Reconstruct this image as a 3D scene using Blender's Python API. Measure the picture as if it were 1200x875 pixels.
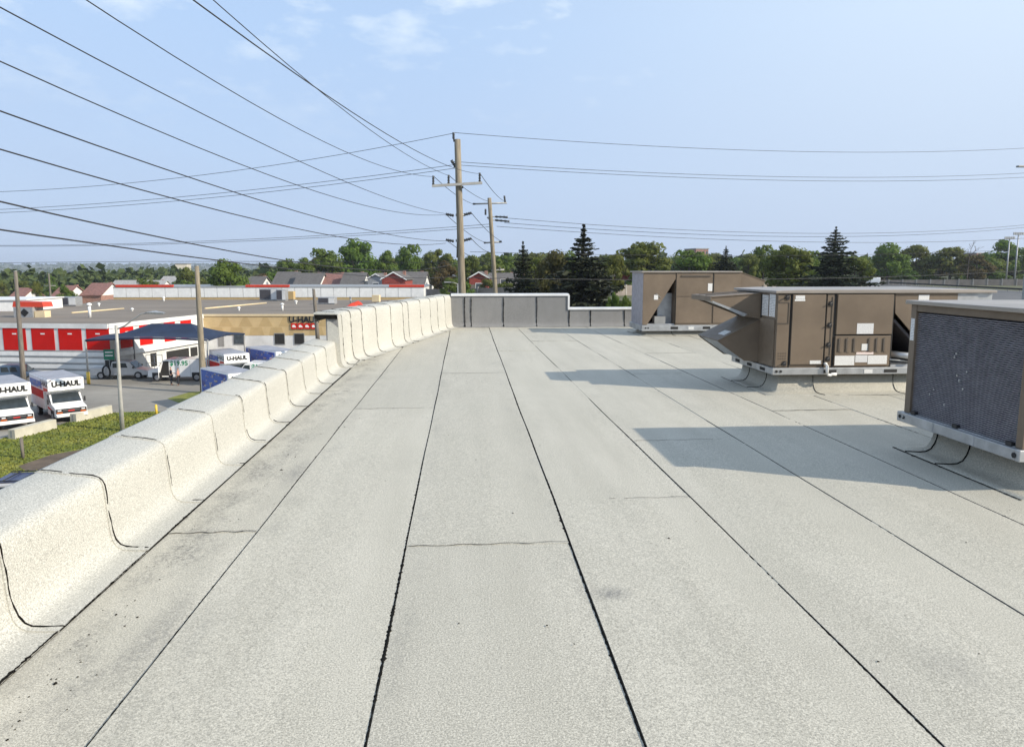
import bpy, math, random
import numpy as np
from mathutils import Vector, Matrix

for o in list(bpy.data.objects): bpy.data.objects.remove(o)
scene = bpy.context.scene
col = scene.collection
R = math.radians
PI = math.pi

# ------------------------------------------------------------------ camera
CAM_H = 1.6; FPX = 890.0; YAW = R(3.86); PITCH = math.atan((437.5-314.0)/FPX)
cam_d = bpy.data.cameras.new('camera'); cam = bpy.data.objects.new('camera', cam_d); col.objects.link(cam)
cam_d.sensor_fit = 'HORIZONTAL'; cam_d.sensor_width = 36.0; cam_d.lens = 36.0*FPX/1200.0
cam_d.clip_start = 0.05; cam_d.clip_end = 20000
cam.location = (0, 0, CAM_H); cam.rotation_euler = (PI/2-PITCH, 0, -YAW)
scene.camera = cam

# ------------------------------------------------------------------ sky, sun, exposure
SUN_EL = R(29.0); SUN_AZ = R(25.0)          # azimuth: how far the sun stands in front of the +x axis
S = Vector((math.cos(SUN_EL)*math.cos(SUN_AZ), -math.cos(SUN_EL)*math.sin(SUN_AZ), math.sin(SUN_EL)))
world = bpy.data.worlds.new('World'); scene.world = world; world.use_nodes = True
wn = world.node_tree; wn.nodes.clear()
def wnode(t, **k):
    n = wn.nodes.new(t)
    for a, b in k.items(): setattr(n, a, b)
    return n
sky = wnode('ShaderNodeTexSky', sky_type='NISHITA', sun_disc=False, sun_elevation=SUN_EL, sun_rotation=R(90)+SUN_AZ,
            altitude=120, air_density=1.0, dust_density=.35, ozone_density=3.0)
tc = wnode('ShaderNodeTexCoord')
mp = wnode('ShaderNodeMapping'); mp.inputs['Scale'].default_value = (1.6, 1.6, 4.2); mp.inputs['Location'].default_value = (0.35, 0.1, 0.2)
n1 = wnode('ShaderNodeTexNoise'); n1.inputs['Scale'].default_value = 2.3; n1.inputs['Detail'].default_value = 7; n1.inputs['Roughness'].default_value = .58
rp = wnode('ShaderNodeValToRGB'); rp.color_ramp.elements[0].position = .40; rp.color_ramp.elements[1].position = .78
rp.color_ramp.elements[0].color = (.86, .86, .86, 1); rp.color_ramp.elements[1].color = (.96, .96, .96, 1)
mx = wnode('ShaderNodeMix', data_type='RGBA'); mx.inputs['B'].default_value = (2.5, 3.36, 4.7, 1)
bg = wnode('ShaderNodeBackground'); bg.inputs['Strength'].default_value = 0.15
wo = wnode('ShaderNodeOutputWorld')
L = wn.links.new
L(tc.outputs['Generated'], mp.inputs['Vector']); L(mp.outputs['Vector'], n1.inputs['Vector']); L(n1.outputs['Fac'], rp.inputs['Fac'])
L(rp.outputs['Color'], mx.inputs['Factor']); L(sky.outputs['Color'], mx.inputs['A'])
# high thin cloud: brighter towards the sun's side, with a few soft puffs
sep = wnode('ShaderNodeSeparateXYZ'); L(tc.outputs['Generated'], sep.inputs[0])
m1 = wnode('ShaderNodeMapRange'); m1.inputs['From Min'].default_value = -.15; m1.inputs['From Max'].default_value = .75; m1.inputs['To Max'].default_value = .62; m1.interpolation_type = 'SMOOTHSTEP'; L(sep.outputs['X'], m1.inputs['Value'])
n2 = wnode('ShaderNodeTexNoise'); n2.inputs['Scale'].default_value = 5.5; n2.inputs['Detail'].default_value = 6; n2.inputs['Roughness'].default_value = .6; L(mp.outputs['Vector'], n2.inputs['Vector'])
m2 = wnode('ShaderNodeMapRange'); m2.inputs['From Min'].default_value = .50; m2.inputs['From Max'].default_value = .72; m2.inputs['To Max'].default_value = .85; L(n2.outputs['Fac'], m2.inputs['Value'])
m3 = wnode('ShaderNodeMapRange'); m3.inputs['From Min'].default_value = .12; m3.inputs['From Max'].default_value = .30; L(sep.outputs['Z'], m3.inputs['Value'])
mm = wnode('ShaderNodeMath', operation='MULTIPLY'); L(m2.outputs[0], mm.inputs[0]); L(m3.outputs[0], mm.inputs[1])
mm2 = wnode('ShaderNodeMath', operation='MULTIPLY'); L(m1.outputs[0], mm2.inputs[0]); mm2.inputs[1].default_value = 1.0
ma = wnode('ShaderNodeMath', operation='MAXIMUM'); L(mm.outputs[0], ma.inputs[0]); L(mm2.outputs[0], ma.inputs[1])
mx2 = wnode('ShaderNodeMix', data_type='RGBA'); mx2.inputs['B'].default_value = (4.25, 4.8, 5.3, 1); L(ma.outputs[0], mx2.inputs['Factor']); L(mx.outputs['Result'], mx2.inputs['A'])
m4 = wnode('ShaderNodeMapRange'); m4.inputs['From Min'].default_value = .28; m4.inputs['From Max'].default_value = .02; m4.inputs['To Max'].default_value = .75; L(sep.outputs['Z'], m4.inputs['Value'])
mx3 = wnode('ShaderNodeMix', data_type='RGBA'); mx3.inputs['B'].default_value = (2.5, 3.0, 3.95, 1); L(m4.outputs[0], mx3.inputs['Factor']); L(mx2.outputs['Result'], mx3.inputs['A']); L(mx3.outputs['Result'], bg.inputs['Color'])
L(bg.outputs['Background'], wo.inputs['Surface'])
sun_d = bpy.data.lights.new('sun', 'SUN'); sun = bpy.data.objects.new('sun', sun_d); col.objects.link(sun)
sun_d.energy = 4.2; sun_d.angle = R(.53); sun_d.color = (1.0, .91, .77)
sun.rotation_euler = S.to_track_quat('Z', 'Y').to_euler(); sun.location = (60, -30, 60)
scene.view_settings.view_transform = 'Standard'; scene.view_settings.look = 'None'
scene.view_settings.exposure = 0.46; scene.view_settings.gamma = 1.0

# ------------------------------------------------------------------ survey helpers: sight lines to real points
_f = Vector((math.sin(YAW)*math.cos(PITCH), math.cos(YAW)*math.cos(PITCH), -math.sin(PITCH)))
_r = Vector((math.cos(YAW), -math.sin(YAW), 0)); _u = _r.cross(_f)
EYE = Vector((0, 0, CAM_H))
def sight(px, py): return _r*((px-600)/FPX) + _u*((437.5-py)/FPX) + _f
def at_z(px, py, z):
    d = sight(px, py); return EYE + d*((z-CAM_H)/d.z)
def at_y(px, py, y):
    d = sight(px, py); return EYE + d*(y/d.y)
def at_plane(px, py, p0, n):
    d = sight(px, py); return EYE + d*((Vector(p0)-EYE).dot(n)/d.dot(n))

# ------------------------------------------------------------------ scene helpers
rnd = random.Random(11)
def tag(o, label=None, cat=None, group=None, kind=None):
    if label: o['label'] = label
    if cat: o['category'] = cat
    if group: o['group'] = group
    if kind: o['kind'] = kind
    return o
def empty(name, loc=(0, 0, 0), rz=0.0, label=None, cat=None, group=None):
    o = bpy.data.objects.new(name, None); col.objects.link(o)
    o.location = loc; o.rotation_euler = (0, 0, rz); o.empty_display_size = .2
    return tag(o, label, cat, group)
def copy_tree(o, parent=None):
    c = o.copy(); col.objects.link(c); c.parent = parent
    for ch in o.children: copy_tree(ch, c)
    return c
class MB:
    def __init__(s): s.v = []; s.f = []; s.m = []; s.sm = []
    def add(s, vs, fs, mi=0, smooth=False):
        b = len(s.v); s.v += [tuple(v) for v in vs]
        for f in fs: s.f.append(tuple(i+b for i in f)); s.m.append(mi); s.sm.append(smooth)
        return s
    def box(s, x0, x1, y0, y1, z0, z1, mi=0):
        vs = [(x0,y0,z0),(x1,y0,z0),(x1,y1,z0),(x0,y1,z0),(x0,y0,z1),(x1,y0,z1),(x1,y1,z1),(x0,y1,z1)]
        return s.add(vs, [(3,2,1,0),(4,5,6,7),(0,1,5,4),(1,2,6,5),(2,3,7,6),(3,0,4,7)], mi)
    def obox(s, c, half, ax, ay, az=Vector((0,0,1)), mi=0):
        c = Vector(c); vs = []
        for k in (-1, 1):
            for (i, j) in ((-1,-1),(1,-1),(1,1),(-1,1)):
                vs.append(c + ax*(half[0]*i) + ay*(half[1]*j) + az*(half[2]*k))
        return s.add(vs, [(3,2,1,0),(4,5,6,7),(0,1,5,4),(1,2,6,5),(2,3,7,6),(3,0,4,7)], mi)
    def prism(s, poly, axis, a, b, mi=0, smooth=False):
        # poly: 2-D points; axis 'x': (y,z), 'y': (x,z), 'z': (x,y)
        def P(p, t): return {'x': (t,p[0],p[1]), 'y': (p[0],t,p[1]), 'z': (p[0],p[1],t)}[axis]
        n = len(poly); vs = [P(p, a) for p in poly] + [P(p, b) for p in poly]
        ar = sum(poly[i][0]*poly[(i+1)%n][1]-poly[(i+1)%n][0]*poly[i][1] for i in range(n))
        flip = (ar < 0) ^ (axis == 'y') ^ (b < a)
        q = [(i, (i+1)%n, (i+1)%n+n, i+n) for i in range(n)]; lo = tuple(range(n))[::-1]; hi = tuple(range(n, 2*n))
        if flip: q = [t[::-1] for t in q]; lo = lo[::-1]; hi = hi[::-1]
        s.add(vs, q, mi, smooth); b0 = len(s.v)-2*n
        s.f += [tuple(i+b0 for i in lo), tuple(i+b0 for i in hi)]; s.m += [mi, mi]; s.sm += [False, False]
        return s
    def tube(s, pts, r, n=8, mi=0, caps=True, smooth=True):
        pts = [Vector(p) for p in pts]; rs = r if isinstance(r, (list, tuple)) else [r]*len(pts)
        vs = []; fs = []
        for i, p in enumerate(pts):
            t = (pts[min(i+1, len(pts)-1)] - pts[max(i-1, 0)]).normalized()
            up = Vector((0,0,1)) if abs(t.z) < .95 else Vector((0,1,0))
            a = t.cross(up).normalized(); b = a.cross(t)
            for k in range(n):
                w = 2*PI*k/n; vs.append(p + a*(math.cos(w)*rs[i]) + b*(math.sin(w)*rs[i]))
        for i in range(len(pts)-1):
            for k in range(n):
                k2 = (k+1) % n; fs.append((i*n+k, (i+1)*n+k, (i+1)*n+k2, i*n+k2))
        s.add(vs, fs, mi, smooth); b0 = len(s.v)-len(vs)
        if caps:
            e = (len(pts)-1)*n
            s.f += [tuple(b0+k for k in range(n)), tuple(b0+e+k for k in range(n))[::-1]]; s.m += [mi, mi]; s.sm += [False, False]
        return s
    def lathe(s, prof, n=12, c=(0,0,0), mi=0, smooth=True):
        vs = []; fs = []
        for (r, z) in prof:
            for k in range(n): w = 2*PI*k/n; vs.append((c[0]+r*math.cos(w), c[1]+r*math.sin(w), c[2]+z))
        for i in range(len(prof)-1):
            for k in range(n): k2 = (k+1) % n; fs.append((i*n+k, i*n+k2, (i+1)*n+k2, (i+1)*n+k))
        s.add(vs, fs, mi, smooth); b0 = len(s.v)-len(vs); e = (len(prof)-1)*n
        s.f += [tuple(b0+k for k in range(n))[::-1], tuple(b0+e+k for k in range(n))]; s.m += [mi, mi]; s.sm += [False, False]
        return s
    def build(s, name, mats, parent=None, bevel=0, kind=None):
        me = bpy.data.meshes.new(name); me.from_pydata(s.v, [], s.f)
        if not isinstance(mats, (list, tuple)): mats = [mats]
        for m in mats: me.materials.append(m)
        me.polygons.foreach_set('material_index', s.m); me.polygons.foreach_set('use_smooth', s.sm); me.update()
        o = bpy.data.objects.new(name, me); col.objects.link(o)
        if parent: o.parent = parent
        if bevel:
            b = o.modifiers.new('bevel', 'BEVEL'); b.width = bevel; b.segments = 2; b.limit_method = 'ANGLE'
        if kind: o['kind'] = kind
        return o
def bx(name, m, parent, x0, x1, y0, y1, z0, z1, bevel=0):
    return MB().box(x0, x1, y0, y1, z0, z1).build(name, m, parent, bevel)
def text_part(name, txt, size, m, parent, loc, rot, depth=.004, bold=.0, shear=0, sx=1.0):
    cu = bpy.data.curves.new(name, 'FONT'); cu.body = txt; cu.size = size; cu.extrude = depth; cu.offset = bold; cu.shear = shear
    cu.align_x = 'CENTER'; cu.align_y = 'CENTER'; cu.resolution_u = 2
    t = bpy.data.objects.new(name, cu); col.objects.link(t)
    dg = bpy.context.evaluated_depsgraph_get(); me = bpy.data.meshes.new_from_object(t.evaluated_get(dg))
    bpy.data.objects.remove(t)
    me.materials.clear(); me.materials.append(m)
    o = bpy.data.objects.new(name, me); col.objects.link(o); o.parent = parent; o.location = loc; o.rotation_euler = rot; o.scale = (sx, 1, 1)
    return o

# ------------------------------------------------------------------ materials
class NT:
    def __init__(s, name):
        s.mat = bpy.data.materials.new(name); s.mat.use_nodes = True; s.t = s.mat.node_tree; s.t.nodes.clear()
        s.out = s.n('ShaderNodeOutputMaterial'); s.p = s.n('ShaderNodeBsdfPrincipled'); s.l(s.p.outputs[0], s.out.inputs['Surface'])
        s.tc = s.n('ShaderNodeTexCoord')
    def n(s, t, **k):
        x = s.t.nodes.new(t)
        for a, b in k.items(): setattr(x, a, b)
        return x
    def l(s, a, b): s.t.links.new(a, b)
    def mapping(s, scale=(1,1,1), loc=(0,0,0), rot=(0,0,0), src='Object'):
        m = s.n('ShaderNodeMapping'); m.inputs['Scale'].default_value = scale; m.inputs['Location'].default_value = loc; m.inputs['Rotation'].default_value = rot
        s.l(s.tc.outputs[src], m.inputs['Vector']); return m.outputs[0]
    def noise(s, vec, scale, detail=3, rough=.55):
        n = s.n('ShaderNodeTexNoise'); n.inputs['Scale'].default_value = scale; n.inputs['Detail'].default_value = detail; n.inputs['Roughness'].default_value = rough
        s.l(vec, n.inputs['Vector']); return n.outputs['Fac']
    def ramp(s, fac, a, b, ca=0.0, cb=1.0):
        m = s.n('ShaderNodeMapRange'); m.inputs['From Min'].default_value = a; m.inputs['From Max'].default_value = b
        m.inputs['To Min'].default_value = ca; m.inputs['To Max'].default_value = cb; s.l(fac, m.inputs['Value']); return m.outputs[0]
    def mix(s, fac, a, b, mode='MIX'):
        m = s.n('ShaderNodeMix', data_type='RGBA', blend_type=mode)
        for sock, v in (('Factor', fac), ('A', a), ('B', b)):
            if isinstance(v, (int, float)): m.inputs[sock].default_value = v
            elif isinstance(v, (tuple, list)): m.inputs[sock].default_value = (*v[:3], 1)
            else: s.l(v, m.inputs[sock])
        return m.outputs['Result']
    def math(s, op, a, b=None):
        m = s.n('ShaderNodeMath', operation=op)
        for i, v in enumerate((a, b)):
            if v is None: continue
            if isinstance(v, (int, float)): m.inputs[i].default_value = v
            else: s.l(v, m.inputs[i])
        return m.outputs[0]
    def bump(s, h, strength=.3, dist=.01):
        b = s.n('ShaderNodeBump'); b.inputs['Strength'].default_value = strength; b.inputs['Distance'].default_value = dist
        s.l(h, b.inputs['Height']); s.l(b.outputs[0], s.p.inputs['Normal'])
    def rand(s): return s.n('ShaderNodeObjectInfo').outputs['Random']
def pm(name, c, rough=.6, metal=0.0, var=.12, scale=3.0, stretch=(1,1,1), bump=0, bscale=40, dark=None, spec=.5, orand=0.0):
    t = NT(name); v = t.mapping(stretch)
    f = t.noise(v, scale, 5); d = dark or tuple(x*(1-2.2*var) for x in c)
    cc = t.mix(t.ramp(f, .35, .7), d, tuple(min(1, x*(1+var*.6)) for x in c))
    f2 = t.noise(v, scale*9, 3); cc = t.mix(t.ramp(f2, .3, .75, 0, var), cc, tuple(x*.5 for x in c))
    if orand:
        cc = t.mix(t.ramp(t.rand(), 0, 1, 0, orand), cc, tuple(x*.45 for x in c))
    t.l(cc, t.p.inputs['Base Color']); t.p.inputs['Metallic'].default_value = metal
    t.l(t.ramp(f2, .2, .8, max(0, rough-.08), min(1, rough+.1)), t.p.inputs['Roughness']); t.p.inputs['Specular IOR Level'].default_value = spec
    if bump: t.bump(t.noise(v, bscale, 3), bump, .01)
    return t.mat

def membrane(name, lo, hi, gutter=False):
    t = NT(name); w = t.mapping()
    streak = t.noise(t.mapping((2.6, .28, 1)), 1.6, 5); blot = t.noise(w, 1.1, 5, .6)
    c = t.mix(t.ramp(streak, .3, .72), lo, hi)
    c = t.mix(t.ramp(blot, .45, .75, 0, .42), c, tuple(x*.80 for x in lo))
    warm = t.noise(w, .55, 3); c = t.mix(t.ramp(warm, .4, .7, 0, .25), c, (hi[0]*.98, hi[1]*1.0, hi[2]*.97))
    c = t.mix(t.ramp(t.rand(), 0, 1, 0, .30), c, tuple(x*.74 for x in lo))
    g1 = t.noise(w, 130, 2, .75); g2 = t.noise(w, 330, 1, .5)
    c = t.mix(t.ramp(g1, .51, .66, 0, .66), c, tuple(x*.42 for x in lo))
    c = t.mix(t.ramp(g1, .49, .34, 0, .70), c, tuple(min(1, x*1.32) for x in hi))
    c = t.mix(t.ramp(g2, .52, .70, 0, .60), c, tuple(x*.34 for x in lo))
    if gutter:
        sx = t.n('ShaderNodeSeparateXYZ'); t.l(t.tc.outputs['Object'], sx.inputs[0])
        def band(x0, wd):
            return t.ramp(t.math('ABSOLUTE', t.math('SUBTRACT', sx.outputs['X'], x0)), 0, wd, 1, 0)
        patch = t.noise(t.mapping((1.5, .7, 1), (3, 1, 0)), 2.2, 5, .65); spk = t.noise(w, 46, 3, .7)
        m = t.math('MULTIPLY', band(-1.58, .30), t.math('MULTIPLY', t.ramp(patch, .40, .60), t.ramp(spk, .38, .60)))
        c = t.mix(t.math('MULTIPLY', m, .85), c, (.12, .115, .105))
        for xs, wd, amt in ((-1.16, .16, .6), (-.26, .12, .55), (.56, .15, .55), (1.70, .14, .3), (2.72, .2, .3)):
            m = t.math('MULTIPLY', band(xs, wd), t.math('MULTIPLY', t.ramp(patch, .47, .68), t.ramp(spk, .38, .68)))
            c = t.mix(t.math('MULTIPLY', m, amt), c, (.17, .165, .15))
        def spot(x, y, rx, ry, amt):
            nonlocal c
            d = t.n('ShaderNodeVectorMath', operation='LENGTH'); mm = t.mapping((1/rx, 1/ry, 0), (-x/rx, -y/ry, 0)); t.l(mm, d.inputs[0])
            f = t.math('MULTIPLY', t.ramp(d.outputs['Value'], .2, 1, 1, 0), t.ramp(spk, .3, .6)); c = t.mix(t.math('MULTIPLY', f, amt), c, (.13, .125, .12))
        spot(.73, 3.52, .12, .10, .75); spot(1.95, 2.75, .16, .22, .3); spot(-1.35, 3.25, .10, .5, .45); spot(-1.3, 5.9, .10, .5, .5)
    t.l(c, t.p.inputs['Base Color']); t.p.inputs['Roughness'].default_value = .68; t.p.inputs['Specular IOR Level'].default_value = .55
    t.bump(t.math('ADD', g1, t.math('MULTIPLY', g2, .6)), .35, .004)
    return t.mat

M = {}
M['cap'] = membrane('cap_sheet', (.435, .408, .335), (.545, .512, .428), True)
M['cap_wall'] = membrane('cap_sheet_wall', (.455, .443, .395), (.545, .53, .475))
M['cap_grey'] = membrane('cap_sheet_grey', (.205, .203, .20), (.26, .257, .252))
M['bitumen_thin'] = pm('bitumen_thin', (.075, .07, .062), .8, var=.3, scale=12)
M['bitumen'] = pm('bitumen', (.016, .015, .013), .95, var=.3, scale=20, spec=.08)
M['deck'] = pm('deck', (.09, .09, .085), .9)
M['coping'] = pm('coping_metal', (.74, .74, .73), .45, .1, .06, 2)
M['stucco'] = pm('stucco', (.42, .38, .31), .9, 0, .1, 1.5, bump=.2)
M['brown'] = pm('brown_enamel', (.188, .144, .103), .5, 0, .11, 1.6, bump=.02, bscale=160, spec=.3)
M['brown_dk'] = pm('brown_enamel_trim', (.095, .078, .062), .45, 0, .1, 3)
M['gasket'] = pm('dark_gap', (.02, .019, .018), .8)
M['galv'] = pm('galvanised', (.46, .47, .475), .42, .55, .12, 7, bump=.03, bscale=30)
M['galv_dull'] = pm('galvanised_dull', (.42, .43, .44), .55, .35, .14, 5)
M['fin'] = pm('coil_fin', (.34, .325, .355), .5, .1, .12, 9)
M['coilback'] = pm('coil_core', (.085, .08, .09), .7, .2, .2, 30)
M['lid'] = pm('lid_enamel', (.33, .29, .25), .38, 0, .1, 1.3)
M['pvc'] = pm('pvc', (.78, .77, .74), .4, 0, .05)
M['black'] = pm('black_plastic', (.018, .018, .02), .5)
def sticker(name, base, ink, rows):
    t = NT(name); g = t.n('ShaderNodeSeparateXYZ'); t.l(t.tc.outputs['Generated'], g.inputs[0])
    st = t.math('FRACT', t.math('MULTIPLY', g.outputs['Z'], rows)); nz = t.noise(t.mapping((14, 1, 34), src='Generated'), 3, 2)
    f = t.math('MULTIPLY', t.ramp(st, .40, .46), t.ramp(nz, .45, .52)); c = t.mix(t.math('MULTIPLY', f, .8), base, ink)
    t.l(c, t.p.inputs['Base Color']); t.p.inputs['Roughness'].default_value = .45; return t.mat
M['sticker'] = sticker('sticker_print', (.80, .79, .76), (.28, .27, .26), 8)
M['sticker_big'] = sticker('sticker_print_dense', (.76, .75, .73), (.16, .16, .18), 14)
M['sticker_red'] = sticker('sticker_warning', (.80, .78, .74), (.55, .13, .06), 3)
M['white'] = pm('white_paint', (.80, .80, .78), .45, 0, .05, 1.5)
M['white_dirty'] = pm('white_siding', (.72, .72, .70), .6, 0, .1, .6)
M['truck_white'] = pm('truck_white', (.80, .80, .79), .3, 0, .04, 1.2)
M['truck_roof'] = pm('truck_roof', (.34, .34, .37), .5, .1, .1, 1.2)
M['orange'] = pm('orange_red_paint', (.62, .055, .02), .4, 0, .08)
M['red'] = pm('red_door', (.58, .010, .006), .5, 0, .05, .8, spec=.15)
M['blue_canvas'] = pm('navy_canvas', (.010, .024, .062), .8, 0, .12, 1.0)
M['asphalt'] = pm('asphalt', (.275, .258, .225), .9, 0, .14, .12, bump=.2, bscale=8)
M['asphalt_dark'] = pm('asphalt_dark', (.11, .11, .112), .9, 0, .12, .3)
M['concrete'] = pm('concrete', (.50, .47, .38), .85, 0, .1, 1.2, bump=.15)
M['soil'] = pm('soil', (.135, .098, .066), .95, 0, .2, 1.2, bump=.3)
def grass_mat(name, a, b):
    t = NT(name); w = t.mapping(); c = t.mix(t.ramp(t.noise(w, .35, 5), .35, .65), a, b); c = t.mix(t.ramp(t.noise(w, 5, 4), .4, .7, 0, .55), c, tuple(x*.5 for x in a))
    t.l(c, t.p.inputs['Base Color']); t.p.inputs['Roughness'].default_value = .95; t.bump(t.noise(w, 9, 4), .5, .05); return t.mat
M['grass'] = grass_mat('lawn', (.11, .145, .022), (.215, .215, .04))
M['ground'] = grass_mat('ground_cover', (.065, .080, .030), (.13, .12, .06))
M['wood'] = pm('pole_wood', (.30, .255, .185), .85, 0, .2, 3, (6, 6, .5), bump=.3, bscale=14)
M['wood_grey'] = pm('grey_wood', (.20, .175, .145), .85, 0, .2, 3, (6, 6, .5))
M['wood_arm'] = pm('crossarm_wood', (.42, .41, .38), .7, 0, .1, 3)
M['wire'] = pm('cable', (.03, .03, .033), .6)
M['insul'] = pm('insulator', (.045, .05, .055), .35)
M['steel'] = pm('painted_steel', (.33, .33, .32), .5, .3, .08)
M['lamp_grey'] = pm('lamp_pole', (.42, .41, .37), .6, .1, .08)
M['yellow'] = pm('yellow_paint', (.72, .50, .06), .5, 0, .1)
M['tyre'] = pm('tyre', (.02, .02, .02), .8)
M['rim'] = pm('rim', (.42, .42, .43), .35, .6)
M['headlamp'] = pm('headlamp', (.75, .76, .78), .12, .2, .02)
M['amber'] = pm('amber_lens', (.6, .14, .03), .25)
def glass_mat(name, c, rough=.06):
    t = NT(name); t.p.inputs['Base Color'].default_value = (*c, 1); t.p.inputs['Roughness'].default_value = rough; t.p.inputs['Specular IOR Level'].default_value = .45
    f = t.noise(t.mapping(), 3, 3); t.l(t.mix(t.ramp(f, .3, .7), c, tuple(x*1.8 for x in c)), t.p.inputs['Base Color']); return t.mat
M['glass'] = glass_mat('tinted_glass', (.02, .026, .03))
M['glass_mid'] = glass_mat('window_glass', (.05, .06, .07), .1)
M['shingle'] = pm('roof_shingle', (.15, .14, .135), .9, 0, .15, 2, orand=.4)
M['shingle_l'] = pm('roof_shingle_pale', (.36, .35, .34), .9, 0, .12, 2)
M['shingle_r'] = pm('roof_shingle_red', (.24, .12, .10), .9, 0, .15, 2)
M['brick'] = pm('red_brick', (.30, .058, .042), .85, 0, .15, 3)
M['brick_soft'] = pm('pinkish_brick', (.36, .20, .155), .85, 0, .15, 2)
M['cream'] = pm('cream_siding', (.62, .57, .47), .7, 0, .08)
M['tan'] = pm('tan_wall', (.58, .43, .22), .8, 0, .06, .8)
M['tan_dk'] = pm('tan_wall_band', (.50, .36, .17), .8, 0, .06, .8)
M['tan_lt'] = pm('tan_wall_pale', (.70, .57, .36), .8, 0, .06, .8)
M['gravel_roof'] = pm('gravel_roof', (.205, .172, .138), .95, 0, .12, .10, (1, 2.5, 1))
M['noise_wall'] = pm('noise_barrier', (.27, .235, .205), .9, 0, .12, .7, orand=.3)
M['barrier_post'] = pm('barrier_post', (.40, .38, .35), .8, 0, .1)
M['green'] = pm('green_sign', (.01, .20, .11), .5)
M['green_text'] = pm('green_lettering', (.015, .27, .12), .5)
M['letter'] = pm('black_lettering', (.012, .012, .012), .5)
M['skin'] = pm('skin', (.45, .27, .19), .6, 0, .05)
M['pink'] = pm('pink_cloth', (.62, .30, .24), .85, 0, .08)
M['navy_cloth'] = pm('dark_cloth', (.02, .022, .03), .85)
M['hair'] = pm('hair', (.02, .014, .01), .7)
M['car_blue'] = pm('car_paint_blue_grey', (.075, .12, .19), .3, .2, .05)
M['car_navy'] = pm('car_paint_navy', (.03, .034, .095), .3, .2, .05)
M['car_silver'] = pm('car_paint_silver', (.55, .55, .55), .35, .2, .05)
def mural_mat():
    t = NT('mural_print'); v = t.mapping((1.1, 1.1, 1.6)); f = t.noise(v, 1.5, 4, .6); c = t.mix(t.ramp(f, .42, .46), (.012, .03, .22), (.02, .10, .42))
    f2 = t.noise(t.mapping((.9, .9, 2), (4, 2, 1)), 1.9, 3); c = t.mix(t.ramp(f2, .60, .62), c, (.42, .36, .26)); f3 = t.noise(t.mapping((1, 1, 2), (9, 7, 3)), 1.7, 3)
    c = t.mix(t.ramp(f3, .63, .65), c, (.05, .05, .07)); t.l(c, t.p.inputs['Base Color']); t.p.inputs['Roughness'].default_value = .35; return t.mat
M['mural'] = mural_mat()
def leaf_mat(name, a, b, c2, trans=.45):
    t = NT(name); w = t.mapping(); f = t.noise(w, .55, 3); c = t.mix(t.ramp(f, .35, .65), a, b)
    c = t.mix(t.ramp(t.rand(), .0, 1, 0, .65), c, c2); f3 = t.noise(w, 4.0, 2); c = t.mix(t.ramp(f3, .35, .7, 0, .45), c, tuple(x*.55 for x in a))
    t.l(c, t.p.inputs['Base Color']); t.p.inputs['Roughness'].default_value = .7; t.p.inputs['Specular IOR Level'].default_value = .25
    tr = t.n('ShaderNodeBsdfTranslucent'); t.l(c, tr.inputs['Color']); ms = t.n('ShaderNodeMixShader'); ms.inputs[0].default_value = trans
    t.l(t.p.outputs[0], ms.inputs[1]); t.l(tr.outputs[0], ms.inputs[2]); t.l(ms.outputs[0], t.out.inputs['Surface']); return t.mat
M['leaf'] = leaf_mat('leaf_fresh', (.095, .175, .022), (.15, .225, .038), (.145, .165, .034))
M['leaf_olive'] = leaf_mat('leaf_olive', (.125, .165, .028), (.175, .205, .042), (.155, .15, .038))
M['leaf_brown'] = leaf_mat('leaf_bronze', (.12, .08, .03), (.13, .10, .034), (.095, .11, .028))
M['needle'] = leaf_mat('needle', (.026, .040, .018), (.042, .058, .026), (.040, .036, .018), .15)
M['bark'] = pm('bark', (.085, .066, .05), .9, 0, .2, 4)
M['far_leaf'] = leaf_mat('far_canopy', (.055, .085, .022), (.10, .12, .038), (.055, .08, .02), .15)
# ================================================================== THE ROOF
Y0, Y1 = -6.0, 20.72
def lin(a, b):
    (ya, xa), (yb, xb) = a, b
    return lambda y: xa+(xb-xa)*(y-ya)/(yb-ya)
seams = [lin((2.5,-1.782),(14,-1.75)), lin((2.5,-1.262),(15.8,-1.165)), lin((2.4,-.33),(19.4,-.265)), lin((2.35,.615),(19.4,.755)),
         lin((2.3,1.615),(20,1.515)), lin((4,2.595),(16.5,2.575)), lin((5.8,3.505),(15.7,3.435))]
for k in range(13): seams.append((lambda kk: (lambda y: 4.44+.95*kk))(k))
wob = [rnd.uniform(0, 6) for _ in seams]
def sx(i, y): return seams[i](y) + .003*math.sin(y*.9+wob[i]) + .0012*math.sin(y*2.9+wob[i]*2)
roof = tag(MB().box(-2.38, 16.2, Y0, 20.95, -.30, -.004).build('roof', M['deck']), 'flat roof covered in pale granulated cap sheet rolls', 'roof', kind='structure')
PATH = [(-1.95, 12.25), (-1.95, 13.0), (-.22, 20.90)]      # foot of the tall parapet
def wall_x(y):                                              # where the tall parapet stands
    if y < 13.0: return -1.95
    return -1.95 + (y-13.0)*(1.73/7.9)
cuts = {0: [4.55, 9.9], 1: [8.62, 1.2], 2: [4.24, 11.5], 3: [5.06, 14.6, .6], 4: [6.82, 16.55, 1.5], 5: [11.25, 3.0], 6: [8.2, 14], 7: [5.3, 12.6]}
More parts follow.
